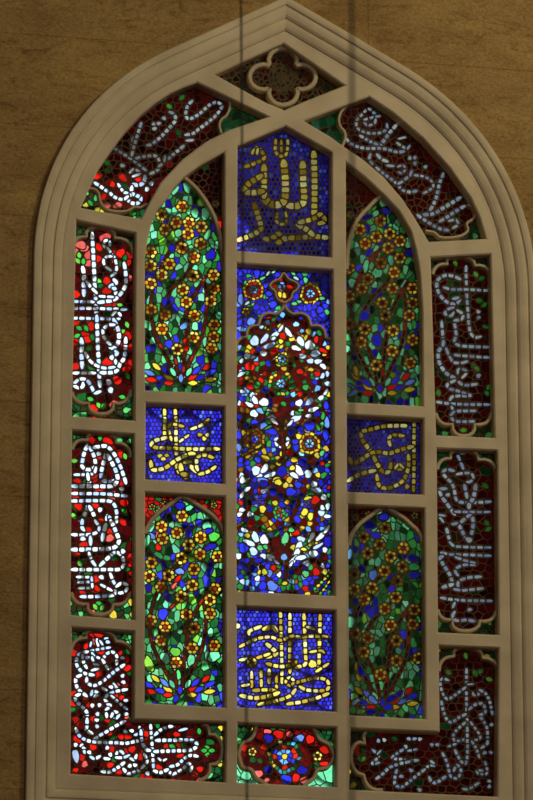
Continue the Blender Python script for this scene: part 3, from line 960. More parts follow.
strokes(P, z2, [(3.2,[(80,195),(140,245),(195,285),(235,320),(265,355),(320,370),(368,360)]), (2.8,[(155,180),(205,185)]),
  (2.3,[(230,190),(270,180),(287,205),(265,235),(235,228)]), (2.9,[(312,258),(270,290),(235,312)]), (2.9,[(320,255),(332,218)]),
  (2.6,[(350,250),(420,260),(470,290),(485,330),(450,360),(415,378)])], DIMWHITE, seg=5.6)
dots(P, z2, [(318,128),(355,125),(355,165),(430,190)], 2.0, DIMWHITE)
strokes(P, z3, [(3.7,[(240,52),(215,120),(200,190),(180,245),(158,282)]), (4.0,[(348,203),(290,240),(230,275),(180,305),(115,312)]), (3.8,[(374,257),(310,295),(265,325),(218,352)]),
  (3.5,[(78,313),(130,350),(180,380),(220,400),(272,410)]), (3.0,[(275,350),(320,345),(332,375),(300,395)])], DIMWHITE, seg=6.0)
P.build()

# ---- right upright inscriptions
P = Panel('calligraphy_panel', 'dim-red upright inscription panel with a tall cross-shaped stroke, under the right shoulder of the arch', 'red inscription panels', OPEN['G'])
P.bg(DIMRED, 8, GR, stretch=(1.2, 1))
z1, z2 = Z(426, 245, 7.2), Z(426, 340, 7.2)
trefoil_corners(P, trefoil(*z1((45,215),(150,142),(238,82),(350,150),(470,245))),
                trefoil(*z2((68,530),(188,610),(270,694),(348,612),(474,522))), *OPEN['G'])
leaves(P, z1, [(210,130,60),(360,210,50),(400,240,-20),(385,400,10),(420,430,-30),(430,590,20),(175,275,40)]); leaves(P, z2, [(345,190,70),(365,205,40),(90,380,80),(440,380,70),(450,340,-60),(270,650,0)])
strokes(P, z1, [(3.2,[(288,152),(292,330),(300,450),(310,580),(325,640),(355,665),(397,660)]), (3.1,[(128,306),(190,320),(290,320),(452,328)]),
  (3.6,[(247,246),(200,225),(145,218),(95,240),(77,280),(90,340),(120,385),(160,415),(210,425),(240,402),(235,382),(195,387)]), (2.9,[(200,450),(165,460),(135,493),(180,510),(200,485)]),
  (3.3,[(225,470),(265,500),(255,535),(207,547),(212,600),(217,650),(205,690),(230,720),(300,730),(452,735)]), (3.3,[(113,550),(120,640),(125,712)])], DIMWHITE)
dots(P, z1, [(378,480),(380,523)], 2.0, DIMWHITE)
strokes(P, z2, [(3.8,[(125,5),(120,40),(92,80),(90,140),(115,200),(160,250),(215,278)]), (3.0,[(145,60),(170,120),(200,160),(250,165),(297,154)]),
  (3.0,[(205,108),(290,115),(457,127)]), (2.9,[(228,242),(235,210),(280,215),(290,240),(260,272)]), (3.1,[(230,298),(275,325),(367,317)]),
  (3.2,[(212,290),(155,320),(170,350),(240,370),(320,400),(250,402),(192,408),(172,432)]), (3.1,[(78,446),(200,460),(455,466)]), (3.1,[(183,478),(205,510),(270,510),(357,510)]), (3.2,[(205,515),(180,545),(200,580),(260,588),(347,585)])], DIMWHITE)
dots(P, z2, [(378,258)], 2.3, DIMWHITE)
P.build()

P = Panel('calligraphy_panel', 'dim-red upright inscription panel of slanting strokes and long bars, beside the right jamb', 'red inscription panels', OPEN['H'])
P.bg(DIMRED, 8, GR, stretch=(1.2, 1))
z1, z2 = Z(430, 440, 7.2), Z(430, 535, 7.2)
trefoil_corners(P, trefoil(*z1((50,215),(146,136),(240,68),(345,145),(480,240))),
                trefoil(*z2((52,540),(162,612),(245,694),(358,622),(478,545))), *OPEN['H'])
leaves(P, z1, [(410,600,60),(420,640,-30),(400,330,40)]); leaves(P, z2, [(420,630,30)])
strokes(P, z1, [(3.3,[(252,95),(200,98),(215,145),(240,208)]), (3.0,[(192,247),(230,240),(290,240),(312,270),(290,300),(265,302)]), (3.4,[(172,222),(120,213),(93,235),(120,275),(155,310),(175,360),(190,430),(235,450),(310,450),(437,444)]),
  (3.8,[(248,325),(267,415)]), (4.4,[(330,325),(312,415),(285,455),(280,492)]), (3.8,[(118,350),(70,358),(90,415),(130,470),(178,538)]), (2.8,[(178,515),(290,518),(432,518)]),
  (3.8,[(222,592),(285,545),(310,580),(305,650),(285,735)]), (3.8,[(268,728),(235,665),(200,605),(162,606)]), (2.4,[(110,545),(65,545),(97,592)]), (3.5,[(120,638),(140,722)])], DIMWHITE)
dots(P, z1, [(128,395)], 2.2, DIMWHITE); dots(P, z2, [(280,35)], 3.2, DIMWHITE); dots(P, z2, [(285,538)], 2.2, DIMWHITE)
strokes(P, z2, [(2.9,[(140,50),(180,80),(290,88),(437,90)]), (3.1,[(78,128),(160,140),(290,143),(437,150)]), (3.8,[(92,152),(72,168),(100,220),(145,290),(160,345)]), (4.2,[(92,376),(165,355)]),
  (3.1,[(183,158),(240,180),(332,210),(250,215),(195,235),(183,265),(202,292)]), (3.3,[(367,300),(290,305),(230,320),(200,348),(205,378)]), (3.1,[(173,390),(240,398),(382,384)]), (3.1,[(78,452),(200,468),(447,475)]),
  (3.3,[(178,488),(163,522)]), (3.3,[(178,553),(163,585),(190,615),(260,612),(322,620)])], DIMWHITE)
P.build()

# ---- bottom right L
P = Panel('calligraphy_panel', 'L-shaped inscription panel of dim-red glass in the dim lower right corner of the window', 'red inscription panels', OPEN['I'])
P.bg(DIMRED, 7.2, GR, stretch=(1.25, 0.95), jitter=0.25)
z1, z2, z3 = Z(420, 640, 6.345), Z(420, 710, 6.345), Z(345, 720, 6.66)
top = trefoil(*z1((118,200),(213,106),(296,46),(395,115),(502,230)))
end = trefoil(*z3((165,58),(132,158),(38,240),(122,368),(250,468)))
P.bg(CORNER, 6, CO + '#0', [(434, 640)] + list(reversed(top[:10])) + [(434, top[0][1])])
P.bg(CORNER, 6, CO + '#1', [(504, 642), (504, top[-1][1])] + list(reversed(top[9:])))
P.bg(CORNER, 6, CO + '#2', [(344, 722), (344, end[9][1])] + list(reversed(end[:10])) + [(370, 722)])
P.bg(CORNER, 6, CO + '#3', [(344, 798), (344, end[9][1])] + end[9:] + [(382, 798)])
P.rib(top, 0.018, False); P.rib(end, 0.018, False)
P.blob(357.8, 750, 3.6, 4.4, 10, GR, REDHOT); P.blob(353.2, 785, 2.2, 3.4, 30, CO + '#3', YELLOW)
leaves(P, z1, [(290,100,80),(180,205,30),(380,200,-30),(350,210,60),(440,250,20)]); leaves(P, z3, [(115,210,40),(100,255,60),(120,260,-50),(330,125,20)])
strokes(P, z1, [(3.1,[(295,185),(295,350),(298,480),(302,662)]), (2.9,[(182,256),(140,245),(130,280),(145,340),(175,375),(220,350),(290,300)]), (3.1,[(135,388),(150,455),(175,510),(205,520),(250,490),(292,470)]),
  (2.0,[(300,282),(337,280)]), (2.5,[(335,332),(342,350),(372,345),(370,322)]), (3.3,[(378,316),(420,345),(445,400),(460,472)]), (3.1,[(310,442),(350,410),(395,405),(415,440),(410,465),(378,480),(400,510),(425,560),(430,640)]),
  (3.0,[(288,522),(230,575),(210,610),(225,640),(290,630)]), (2.6,[(320,520),(350,560),(380,605),(372,630),(305,634)])], DIMWHITE, seg=5.2)
strokes(P, z2, [(3.1,[(300,110),(300,180),(302,270),(290,337),(265,330),(240,290),(222,255)]), (3.1,[(430,195),(425,215),(388,242)]), (2.6,[(178,232),(227,215)]), (2.9,[(328,198),(355,240),(377,302)]),
  (2.9,[(413,328),(425,370),(420,405),(370,402),(365,385),(397,385)]), (3.1,[(143,272),(170,330),(185,390),(200,425),(240,430),(260,385),(235,350),(213,387)]), (3.1,[(5,395),(55,355),(92,350),(68,323)]),
  (3.6,[(58,428),(75,455),(105,460),(162,423)]), (2.9,[(273,500),(312,500),(372,463)])], DIMWHITE, seg=5.2)
dots(P, z2, [(75,220),(110,220),(450,95),(410,272),(450,270),(440,485),(440,452)], 2.0, DIMWHITE); dots(P, z1, [(453,538)], 2.0, DIMWHITE)
dots(P, z3, [(222,138),(262,133),(425,125),(462,125),(500,127),(405,178),(375,375),(440,335),(497,465)], 2.1, DIMWHITE)
strokes(P, z3, [(2.9,[(183,198),(225,240),(180,290),(230,284)]), (2.4,[(238,203),(215,228)]), (3.1,[(388,195),(330,235),(318,255),(380,262),(420,270),(487,268)]), (2.6,[(420,205),(480,195)]),
  (3.3,[(430,277),(370,290),(300,315),(250,360),(208,392)]), (3.3,[(345,332),(333,380),(335,430),(380,445),(440,400),(532,328)])], DIMWHITE, seg=5.2)
P.build()

# ------------------------------------------------------------------ gold on blue
BL = 'gold_lettering'
def honey(P, cell=4.0): P.bg(BLUE, cell, GR, hexa=True, jit=0.22)

P = Panel('calligraphy_panel', 'five-sided blue panel with large gold calligraphy at the head of the middle column', 'blue inscription panels', OPEN['J'], gap=1.05)
P.mul = 0.66; honey(P, 4.3); P.mul = 1.0  # blue tinted darker: the dim backing of this panel put into the glass
z = Z(230, 120, 4.845)
strokes(P, z, [(2.6,[(222,95),(220,150),(245,175),(275,160),(280,98)]), (2.4,[(248,98),(250,152)]), (3.0,[(108,162),(130,135),(155,155),(165,185),(120,210),(72,227)]), (2.4,[(135,140),(130,165)]),
  (5.2,[(406,158),(410,300),(408,462)]), (5.6,[(352,208),(355,300),(358,390),(330,415),(282,416)]), (6.2,[(260,203),(268,300),(262,390),(215,412),(165,385)]),
  (5.0,[(165,222),(165,372)]), (4.8,[(152,270),(90,310),(70,345),(110,352),(160,345)]), (4.2,[(118,408),(140,480),(150,525),(120,550),(75,570),(38,582)]), (2.4,[(230,453),(225,490),(250,505),(275,490),(270,448)]),
  (4.0,[(285,572),(340,570),(410,565),(472,570)]), (4.4,[(328,508),(370,530),(402,557)]), (3.8,[(335,497),(400,480),(440,458),(460,490),(430,502)])], GOLD, BL, seg=6.0, wk=1.22)
for q in z((175,577),(235,552),(212,567),(265,575),(237,592)): P.blob(q[0], q[1], 3.0, 2.4, 20, BL, GOLD)
P.build()

P = Panel('calligraphy_panel', 'square blue panel with gold calligraphy between the two bright flower panels', 'blue inscription panels', OPEN['O'], gap=0.9)
honey(P)
z = Z(140, 395, 5.92)
strokes(P, z, [(3.7,[(145,83),(147,160),(145,252)]), (3.8,[(208,83),(213,160),(213,250),(215,330),(217,420),(235,460),(278,494)]), (3.2,[(168,192),(190,172),(257,186)]), (3.2,[(303,202),(360,180),(407,143)]),
  (3.0,[(170,208),(187,268)]), (4.0,[(158,252),(90,270),(67,295),(100,312),(190,315),(290,320),(467,320)]), (2.8,[(235,276),(287,238)]),
  (4.2,[(63,393),(75,440),(120,440),(160,425),(215,385),(290,350),(322,348)]), (3.6,[(262,400),(302,396)]), (5.2,[(300,422),(342,457)]), (3.8,[(432,371),(380,355),(340,370),(335,420),(342,445)]), (3.7,[(350,470),(400,455),(447,424)]),
  (5.0,[(240,412),(252,465),(280,472)])], GOLD, BL, seg=6.6)
dots(P, z, [(355,235),(400,235),(380,258),(118,360),(158,358),(138,378)], 2.2, GOLD, BL)
P.build()

P = Panel('calligraphy_panel', 'square blue panel with gold calligraphy between the two dim flower panels', 'blue inscription panels', OPEN['R'], gap=0.9)
P.mul = 0.85; honey(P); P.mul = 1.0  # blue darkened too: weak backlight on this side put into the tint
z = Z(340, 408, 5.92)
strokes(P, z, [(4.2,[(392,105),(330,105),(250,110),(170,130),(127,142),(130,180),(165,235),(197,272)]), (3.7,[(377,165),(320,160),(290,180),(297,222)]), (3.8,[(440,78),(437,200),(438,330),(435,492)]),
  (4.2,[(430,228),(350,250),(290,268),(230,260),(180,270),(120,310),(75,325),(58,298)]), (4.2,[(200,288),(220,330),(255,377),(290,375),(302,328)]), (2.8,[(345,330),(330,360),(375,360),(352,330)]),
  (4.0,[(405,278),(405,350),(380,420),(330,460),(270,475),(230,455),(218,398)]), (4.2,[(207,370),(140,385),(90,405),(48,432)])], GOLD, BL, seg=6.6)
dots(P, z, [(398,465)], 2.3, GOLD, BL)
P.build()

P = Panel('calligraphy_panel', 'square bright blue panel crowded with gold calligraphy below the tall mosaic panel', 'blue inscription panels', OPEN['L'], gap=0.9)
honey(P, 4.2)
z = Z(230, 600, 4.845)
strokes(P, z, [(3.5,[(245,58),(247,150),(250,250),(252,402)]), (3.8,[(290,68),(290,150),(290,270),(290,352)]), (3.8,[(358,68),(362,150),(365,250),(365,310),(318,326)]), (3.8,[(437,73),(435,170),(432,270),(430,347)]),
  (3.8,[(92,168),(95,150),(150,128)]), (4.8,[(163,141),(205,130),(227,151)]), (3.4,[(48,226),(100,200),(140,185),(200,180),(245,195),(300,175),(340,180),(400,175),(472,178)]), (3.2,[(372,130),(412,141)]),
  (4.4,[(178,213),(205,235),(225,260),(178,277)]), (3.3,[(48,291),(90,285)]), (3.3,[(128,282),(192,260)]), (3.8,[(178,308),(240,322),(300,315),(322,298)]), (2.8,[(388,252),(440,245),(457,256)]), (3.0,[(418,347),(477,308)]),
  (3.8,[(190,338),(190,402)]), (3.3,[(105,348),(105,422)]), (3.3,[(150,343),(152,417)]), (3.0,[(225,368),(225,445)]), (3.2,[(58,416),(92,409)]), (3.8,[(112,438),(190,435),(222,440)]), (4.3,[(52,463),(120,475),(190,465),(237,449)]),
  (3.6,[(310,402),(360,390),(420,378),(470,390),(475,430),(430,440),(370,435),(338,420)]), (3.8,[(138,506),(220,490),(290,465),(317,433)]), (3.8,[(278,504),(350,493),(420,475),(477,453)])], GOLD, BL, seg=6.6)
strokes(P, z, [(3.0,[(105+18,300),(105,300+18),(105-18,300),(105,300-18)]), (3.0,[(290+20,395),(290,395+20),(290-20,395),(290,395-20)])], GOLD, BL, seg=4.5, closed=True)
P.blob(*z((400,310))[0], 4.2, 3.4, 10, BL, GOLD); P.blob(*z((37,125))[0], 2.6, 2.4, 0, BL, GOLD)
P.build()

# ------------------------------------------------------------------ flower panels
def flower_panel(key, label, ribL, ribR, apex, spots, base, blobs, spandL, spandR, h):
    P = Panel('flower_panel', label, 'flower panels', OPEN[key], gap=1.2)
    P.mul = 0.80; P.bg(GREENS, 6.6, GR, stretch=(0.9, 1.25), jit=0.40); P.mul = 1.0  # wide brightness spread puts patchy backlight into the green panes
    o = OPEN[key]
    bx, by = base
    # stems rising from one root
    def st(pts, w=2.3):
        P.stroke([(bx + x, by + y * h) for x, y in pts], w, 'stem', STEM, 7.5, halo=0.2)
    st([(0, -6), (10, -28), (22, -55), (26, -85), (24, -105)]); st([(0, -6), (-14, -30), (-27, -58), (-30, -85), (-25, -110), (-12, -135), (4, -152)])
    st([(2, -8), (4, -40), (8, -72)], 2.6); st([(-2, -8), (-8, -40), (-20, -70), (-12, -95), (4, -112), (14, -128)], 2.1)
    st([(4, -72), (18, -100), (28, -116)], 2.0)
    # leaves fanned round the root
    for a, d, l, pal in [(-165,20,5,SOLIDBLUE),(-150,14,4.5,YELLOW),(-135,22,5,SOLIDBLUE),(-20,20,5,SOLIDBLUE),(-32,14,4.5,REDHOT),(-45,22,4.6,SOLIDBLUE),(-172,30,5,REDHOT),(-8,30,5,YELLOW),
                         (-158,34,5,SOLIDBLUE),(-24,33,5,SOLIDBLUE),(-120,16,4,MINT),(-60,16,4,MINT),(-90,6,3.6,SOLIDBLUE),(-140,32,4.4,YELLOW),(-38,33,4,REDHOT),(180,12,4,REDHOT),(0,12,4,YELLOW)]:
        x = bx + d * math.cos(math.radians(a)); y = by - 5 + d * 0.8 * math.sin(math.radians(a))
        P.blob(x, y, l * 1.25, 2.1, a, 'leaf', pal, leaf=True)
    for x, y, rx, ry, a, pal in blobs: P.blob(x, y, rx, ry, a, 'leaf' if rx != ry else GR, pal, leaf=False)
    for q, (x, y) in enumerate(spots):
        P.mul = min(1.15, 0.74 * math.exp(random.gauss(0, 0.42))); P.flower(x, y, 6.4, 'flower#%d' % q, PETAL, CORE)  # random brightness per flower puts the outer grille's patchy light into the tint
    P.mul = 1.0
    for q, poly in enumerate([p for p in (spandL, spandR) if p]):
        P.bg([(5, (190, 24, 18)), (3, (110, 12, 12)), (1, (40, 110, 44))] if key == 'P' else RED if key == 'N' else DIMRED, 6.0, 'spandrel_glazing#%d' % q, poly)
        cx = sum(p[0] for p in poly) / len(poly); cy = sum(p[1] for p in poly) / len(poly)
        for dx, dy in ((0, 0), (5, 6), (-7, -4), (6, -7)):
            x, y = cx + dx, cy + dy
            if poly_mask(poly, np.array([x]), np.array([y]))[0]:
                P.flower(x, y, 3.4, 'spandrel_flower#%d%d%d' % (q, dx, dy), [(2, (226, 200, 70)), (1, (150, 200, 70))], CORE, n=5)
    if ribL: P.rib(ribL, 0.020)
    if ribR: P.rib(ribR, 0.020)
    return P.build()

rN = [(180,175.5),(186,179.5),(196,188.5),(204,199),(211,210.5),(216,222),(219.8,236),(222.5,254),(224.5,275)]
sp = Z(140,150,5.92)((128,385),(250,335),(150,470),(215,430),(290,430),(365,455),(285,495),(250,580),(358,555),(65,605),(320,635),(175,675),(65,685),(130,740),(315,745),(437,740)) \
   + Z(140,270,5.92)((65,80),(440,110),(420,185),(275,190),(255,115),(68,235),(150,265),(320,270),(130,350),(440,325),(437,398),(318,398),(222,470),(425,465))
b = [(179.5,188,3,4.5,0,SOLIDBLUE),(175,190,3,4.5,30,MINT),(187,188,3,5,-30,MINT),(200,212,3,4,0,SOLIDBLUE),(195,213,3,5,0,MINT),(205,214,3.5,6,-15,MINT),(211,255,4,5,20,SOLIDBLUE),(172,248,3,4,0,SOLIDBLUE),
     (184,326,4.5,2.4,-30,LIGHTBLUE),(169,344,4,3.4,0,SOLIDBLUE),(166,302,4,3.6,0,SOLIDBLUE),(186,342,2.6,3.4,0,REDHOT),(186,348,2.6,2.8,0,REDHOT)]
flower_panel('N', 'bright green panel of yellow flowers under the left arch, one red corner by its point', None, rN, (181, 178), sp, (181, 388), b,
             None, [(182,173),(199,163),(228,148),(228,278)] + list(reversed(rN[1:])), 1.0)

rP1 = [(182,496.5),(174,501.5),(167,507),(160,511.5),(154.5,517),(148.5,525),(145,534)]; rP2 = [(182,496.5),(190,500.5),(196,504.4),(204,509.5),(211,514.5),(217,520.5),(221,526.5),(224.5,536)]
sp = Z(140,490,5.92)((128,215),(248,155),(220,255),(360,280),(135,290),(288,325),(355,380),(245,405),(460,395),(68,430),(55,510),(170,505),(320,470),(125,575),(310,565),(245,630),(445,585),(415,650)) \
   + Z(140,600,5.92)((65,120),(148,160),(275,85),(415,80),(322,165),(125,240),(310,285),(440,270),(215,370))
b = [(151,526,3.6,6,10,MINT),(151,536,4.5,2.4,15,SOLIDBLUE),(147,541,2.6,6,10,MINT),(180,506,5,3,0,SOLIDBLUE),(190,507.5,4.4,2.4,-30,MINT),(199.5,523,3.6,3,0,SOLIDBLUE),(207,526,4.4,3.6,-40,MINT),(214,536.5,5,4.6,30,[(1,(90,200,70))]),(209,531,3.6,2.4,-20,SOLIDBLUE),
     (210.5,547,6,2.8,-20,SOLIDBLUE),(189,533,2.8,5,0,SOLIDBLUE),(158.5,536,2.4,5,10,SALMON),(158.5,547,2.8,3.2,0,REDHOT),(180,571.5,4,3,0,SOLIDBLUE),(178,579,5,1.8,-55,REDHOT),(174,586,4,1.6,-50,SALMON),
     (149,664,3.6,8.4,-15,[(1,(150,214,70))]),(175.5,652,4,5,-40,[(1,(120,220,70))]),(191,660,3,6,5,MINT),(165,658,4,5.6,-20,MINT),(214,656,6,5,-30,MINT),(163,614,4.5,5,0,SOLIDBLUE)]
flower_panel('P', 'bright green panel of yellow flowers below a blue panel, two red corners at its point', rP1, rP2, (181.5, 498), sp, (180, 700), b,
             [(140,488),(182,493),(182,497)] + rP1[1:] + [(140,536)], [(182,493),(230,494),(230,540)] + list(reversed(rP2)), 0.93)

rQ = [(385,194.5),(376,200),(367,209),(360,216.5),(354.5,225),(350.5,237),(348,250),(346.5,270)]
sp = Z(340,155,5.92)((240,390),(118,440),(215,485),(295,465),(355,510),(150,525),(285,550),(355,610),(240,640),(55,670),(320,695),(165,735)) \
   + Z(340,280,5.92)((130,50),(55,95),(312,50),(430,50),(250,135),(430,135),(270,210),(410,210),(55,260),(148,290),(315,300),(430,355),(125,370),(310,420),(215,505),(415,490))
b = [(375,214,4,2.8,-40,MINT),(367,217,5,2.4,-20,SOLIDBLUE),(386,211,4.5,2.4,20,SOLIDBLUE),(408,243,3.6,5,0,MINT),(409,253,4,3,0,SOLIDBLUE),(391,260,3,4.6,0,MINT),(377,273,4.5,5.4,20,MINT),(366,266,2.6,6,10,MINT),(347,311,3,6,0,MINT),
     (377,340,4,6.4,10,SOLIDBLUE),(364.5,316,4,4.6,0,SOLIDBLUE),(347,349,4,3,0,MINT),(356,371,2.6,4.6,-20,YELLOW),(350,382,6,3,35,MINT),(351,387,5,1.9,20,LIGHTBLUE),(353,393,5,2,-35,LIGHTBLUE),(367,383,4.5,2.2,30,SOLIDBLUE),(347.5,390,3,3.6,0,MINT)]
flower_panel('Q', 'dim green panel of amber flowers under the right arch, one brown corner by its point', rQ, None, (384, 196), sp, (380, 398), b,
             [(342,158),(365,174),(386,193)] + rQ[1:] + [(342,274)], None, 1.0)

rS1 = [(385,506.5),(377,511),(370.4,516),(363,521.5),(357,527),(351.5,535),(349,546)]; rS2 = [(385,506.5),(391,510.5),(398,514.6),(405,519.5),(411.5,525.5),(417,530.5),(420.5,536.5),(423.5,547)]
sp = Z(340,500,5.92)((268,165),(140,220),(235,265),(375,285),(165,315),(300,335),(370,395),(265,420),(85,440),(340,480),(190,520),(85,530),(330,575),(145,590),(265,645),(440,650)) \
   + Z(340,605,5.92)((300,120),(430,115),(92,170),(165,195),(335,210),(140,280),(335,330),(240,410),(465,315))
b = [(370,525,5,4,0,SOLIDBLUE),(384,517,4.5,3,-20,SOLIDBLUE),(376,535.5,4.4,3,0,SOLIDBLUE),(353,536,3.4,2.8,0,MINT),(356,543,3.4,4.4,-20,MINT),(350,541.5,2.6,3.6,0,SOLIDBLUE),(354,549,4,2.4,25,SOLIDBLUE),(349.5,554,2.8,5,0,LIGHTBLUE),(359,583,3,5,0,MINT),(358.5,595,3,3.4,0,MINT),
     (413,558,5,2.6,0,SOLIDBLUE),(414,567,5,3.6,0,[(1,(60,170,90))]),(414.5,575,4.6,3.4,0,SOLIDBLUE),(373,575,3.4,5,0,SOLIDBLUE),(350.5,611,2.8,3,0,SOLIDBLUE),(351,622,3.4,6,0,MINT),(357,667,2.2,4.4,-20,YELLOW),(359,677,2.4,4.4,-15,YELLOW),(361,671,2.4,6,-20,SOLIDBLUE),
     (354,697,3.4,3.6,20,[(1,(150,230,120))]),(355.5,702,4.6,2,-30,LIGHTBLUE),(353,710,3.6,3,0,[(1,(120,230,120))]),(361,711.5,4,2.4,0,[(1,(150,232,120))]),(373,700,5,2.8,40,SOLIDBLUE),(371,712,5,2.6,-10,SOLIDBLUE),(391,699,6,2.6,-40,SOLIDBLUE),(388,707,4.5,2.8,-10,SOLIDBLUE)]
flower_panel('S', 'dim green panel of amber flowers below a blue panel, two dark corners at its point', rS1, rS2, (384, 508), sp, (383, 712), b,
             [(343,500),(385,503)] + rS1 + [(343,548)], [(385,503),(430,504),(430,550)] + list(reversed(rS2)), 0.93)

# ------------------------------------------------------------------ tall mosaic panel in the middle
P = Panel('mosaic_panel', 'tall mosaic panel of white blossoms, rosettes and a lobed arch in the middle column', None, OPEN['K'], gap=1.15)
MED = [(34, (100, 9, 10)), (20, (70, 16, 12)), (10, (36, 40, 190)), (11, (40, 130, 60)), (7, (230, 196, 56)), (4, (204, 26, 18)), (4, (120, 190, 250)), (8, (150, 90, 20))]
LOW = [(22, (48, 52, 226)), (16, (26, 26, 120)), (12, (40, 130, 60)), (12, (90, 14, 11)), (18, (44, 24, 12)), (8, (228, 196, 60)), (5, (120, 190, 250)), (5, (226, 236, 252)), (4, (216, 30, 20)), (6, (130, 80, 20))]
zk1, zk2, zk3 = Z(234, 262, 5.225), Z(234, 370, 5.225), Z(234, 480, 5.225)
def fld(x, y):
    if y < 330: return [(60, (52, 54, 228)), (22, (36, 36, 170)), (12, (60, 170, 90)), (6, (120, 170, 245))]
    if y < 425: return MED if 243 < x < 327 or y < 395 else LOW
    if y > 505 and y < 560 and abs(x - 285) < 34: return MED
    return LOW
P.bg(LOW, 5.4, GR, field=fld)
cart = zk1((258,60),(235,90),(205,104),(186,125),(200,145),(214,158),(220,185),(235,203),(258,214),(275,208),(296,192),(306,162),(325,148),(335,125),(318,106),(285,92))
zo = Z(230, 255, 4.845)
oL, oR = zo((262,235),(218,288),(137,343),(80,398),(34,468)), zo((262,235),(308,288),(390,345),(462,400),(500,470))
def chain(Q, sg):
    out = arcseg(Q[0], Q[1], -0.16 * sg)
    for p, q in zip(Q[1:], Q[2:]): out += arcseg(p, q, 0.30 * sg)[1:]
    return out
ogL, ogR = chain(oL, -1)[::-1], chain(oR, 1)
P.bg([(5, (130, 12, 10)), (2, (200, 24, 18)), (1, (50, 130, 60))], 5.0, 'cartouche_glazing', cart)
P.bg(MED, 5.2, GR, ogL + ogR[1:] + [(335, 376), (235, 376)])
YEL = [(3, (240, 204, 60)), (1, (222, 150, 40))]; RD = [(2, (170, 20, 14)), (1, (224, 36, 20))]; BR = [(2, (120, 60, 16)), (1, (90, 40, 14))]
P.rosette(*zk1((102,145))[0], 10.6, 'rosette#0', [(1.0, 14, YEL), (0.72, 9, RD), (0.42, 6, LIGHTBLUE)])
P.rosette(*zk1((400,165))[0], 10.6, 'rosette#1', [(1.0, 14, YEL), (0.72, 9, DARKRED), (0.42, 6, LIGHTBLUE)])
P.rosette(*zk2((395,385))[0], 11.0, 'rosette#2', [(1.0, 12, YEL), (0.70, 8, BR), (0.42, 6, LIGHTBLUE)])
P.rosette(*zk2((108,362))[0], 11.0, 'rosette#3', [(1.0, 12, [(1, (190, 140, 40)), (1, (120, 60, 16))]), (0.70, 8, BR), (0.35, 5, SOLIDBLUE)])
P.rosette(*zk2((245,70))[0], 12.5, 'rosette#4', [(1.0, 16, [(2, (60, 170, 70)), (2, (232, 200, 60)), (1, (130, 20, 14))]), (0.70, 10, [(2, (30, 90, 40)), (1, (140, 20, 14))]), (0.36, 6, LIGHTBLUE)])
P.rosette(*zk1((253,505))[0], 7.0, 'rosette#5', [(1.0, 10, [(2, (220, 180, 50)), (1, (60, 150, 60))]), (0.6, 6, LIGHTBLUE)])
P.rosette(*zk3((245,172))[0], 8.0, 'rosette#6', [(1.0, 9, [(2, (60, 170, 80)), (1, (80, 60, 210))]), (0.6, 6, [(1, (70, 190, 120)), (1, (200, 60, 30))])])
P.rosette(*zk3((380,118))[0], 6.5, 'rosette#7', [(1.0, 8, SOLIDBLUE), (0.45, 5, [(1, (110, 90, 230))])])
P.rosette(*zk3((125,110))[0], 6.5, 'rosette#8', [(1.0, 8, SOLIDBLUE), (0.45, 5, [(1, (110, 90, 230))])])
for q in zk1((62,258),(185,330),(178,338)): P.flower(q[0], q[1], 4.2, 'small_flower#%d' % int(q[0] * 9), YEL, CORE, n=5)
def many(z, lst, pal, part, k=5.225 * 2, leaf=False):
    for it in lst:
        x, y, a, b_ = it[:4]; rot = it[4] if len(it) > 4 else 0
        q = z((x, y))[0]; e = 1.1 if part == 'petal' else 1.0
        P.blob(q[0], q[1], a / k * e, b_ / k * e, rot, part, pal, leaf=leaf, halo=0.1 if part == 'petal' else 0.3)
W_ = 'petal'
many(zk1, [(108,412,42,42),(160,400,52,24,-55),(185,437,54,26,-20),(215,380,54,20,-40),(245,347,36,14,-60),(155,478,34,20),(70,492,30,28),(40,516,24,16,-40),(100,498,22,16),(205,400,30,12,-30),
           (285,368,56,18,50),(350,415,56,26,60),(396,435,44,44),(325,450,46,20,25),(425,478,40,34),(360,492,34,20),(400,517,36,20),(440,520,36,22),(466,545,36,18,45),(36,578,28,22),(487,580,26,20)], WHITE, W_)
many(zk2, [(38,22,38,18,-35),(45,112,26,16,20),(80,180,42,18,30),(96,130,20,26),(110,158,44,22,55),(157,168,40,38),(105,228,36,32),(190,242,54,26,20),(210,268,42,18,40),(185,215,26,16),(340,172,32,30),(395,165,48,24,-45),(415,206,48,20,-15),(390,240,26,18),
           (325,250,64,28,-30),(292,280,40,14,-50),(310,225,26,20),(490,72,28,22),(480,115,36,14,-60),(455,145,30,18,-20),(220,362,24,14,-50),(282,362,24,14,50),(222,388,24,14,60),(250,404,26,14),(278,386,24,14,-60),
           (462,30,18,30,20),(488,20,18,26),(115,525,40,40),(160,515,54,22,-60),(190,548,56,20,-20),(340,525,58,26,60),(315,550,46,20,25),(388,543,36,34),(45,575,22,36)], WHITE, W_)
many(zk3, [(70,48,32,18,-40),(42,78,32,16,-55),(158,57,38,18,-20),(430,52,50,22,20),(470,90,30,24,50),(418,22,26,30),(458,170,32,32),(490,190,36,16),(490,138,18,34,15),(462,145,20,24,-40),(42,158,30,22),(30,180,26,18,-40),
           (55,262,34,18,30),(80,328,58,22,30),(112,298,58,26,65),(158,312,40,42),(103,372,38,36),(155,398,34,20,20),(192,405,44,26,35),(222,428,34,14,40),(350,310,36,30),(405,300,50,22,-60),(340,348,50,28,-60),(327,385,54,24,-70),(310,420,58,22,-50),(350,406,60,18,-10),(415,385,38,34),
           (452,295,54,22,-50),(485,258,48,14,-60),(440,345,54,16,-30),(296,444,36,12,-55)], WHITE, W_)
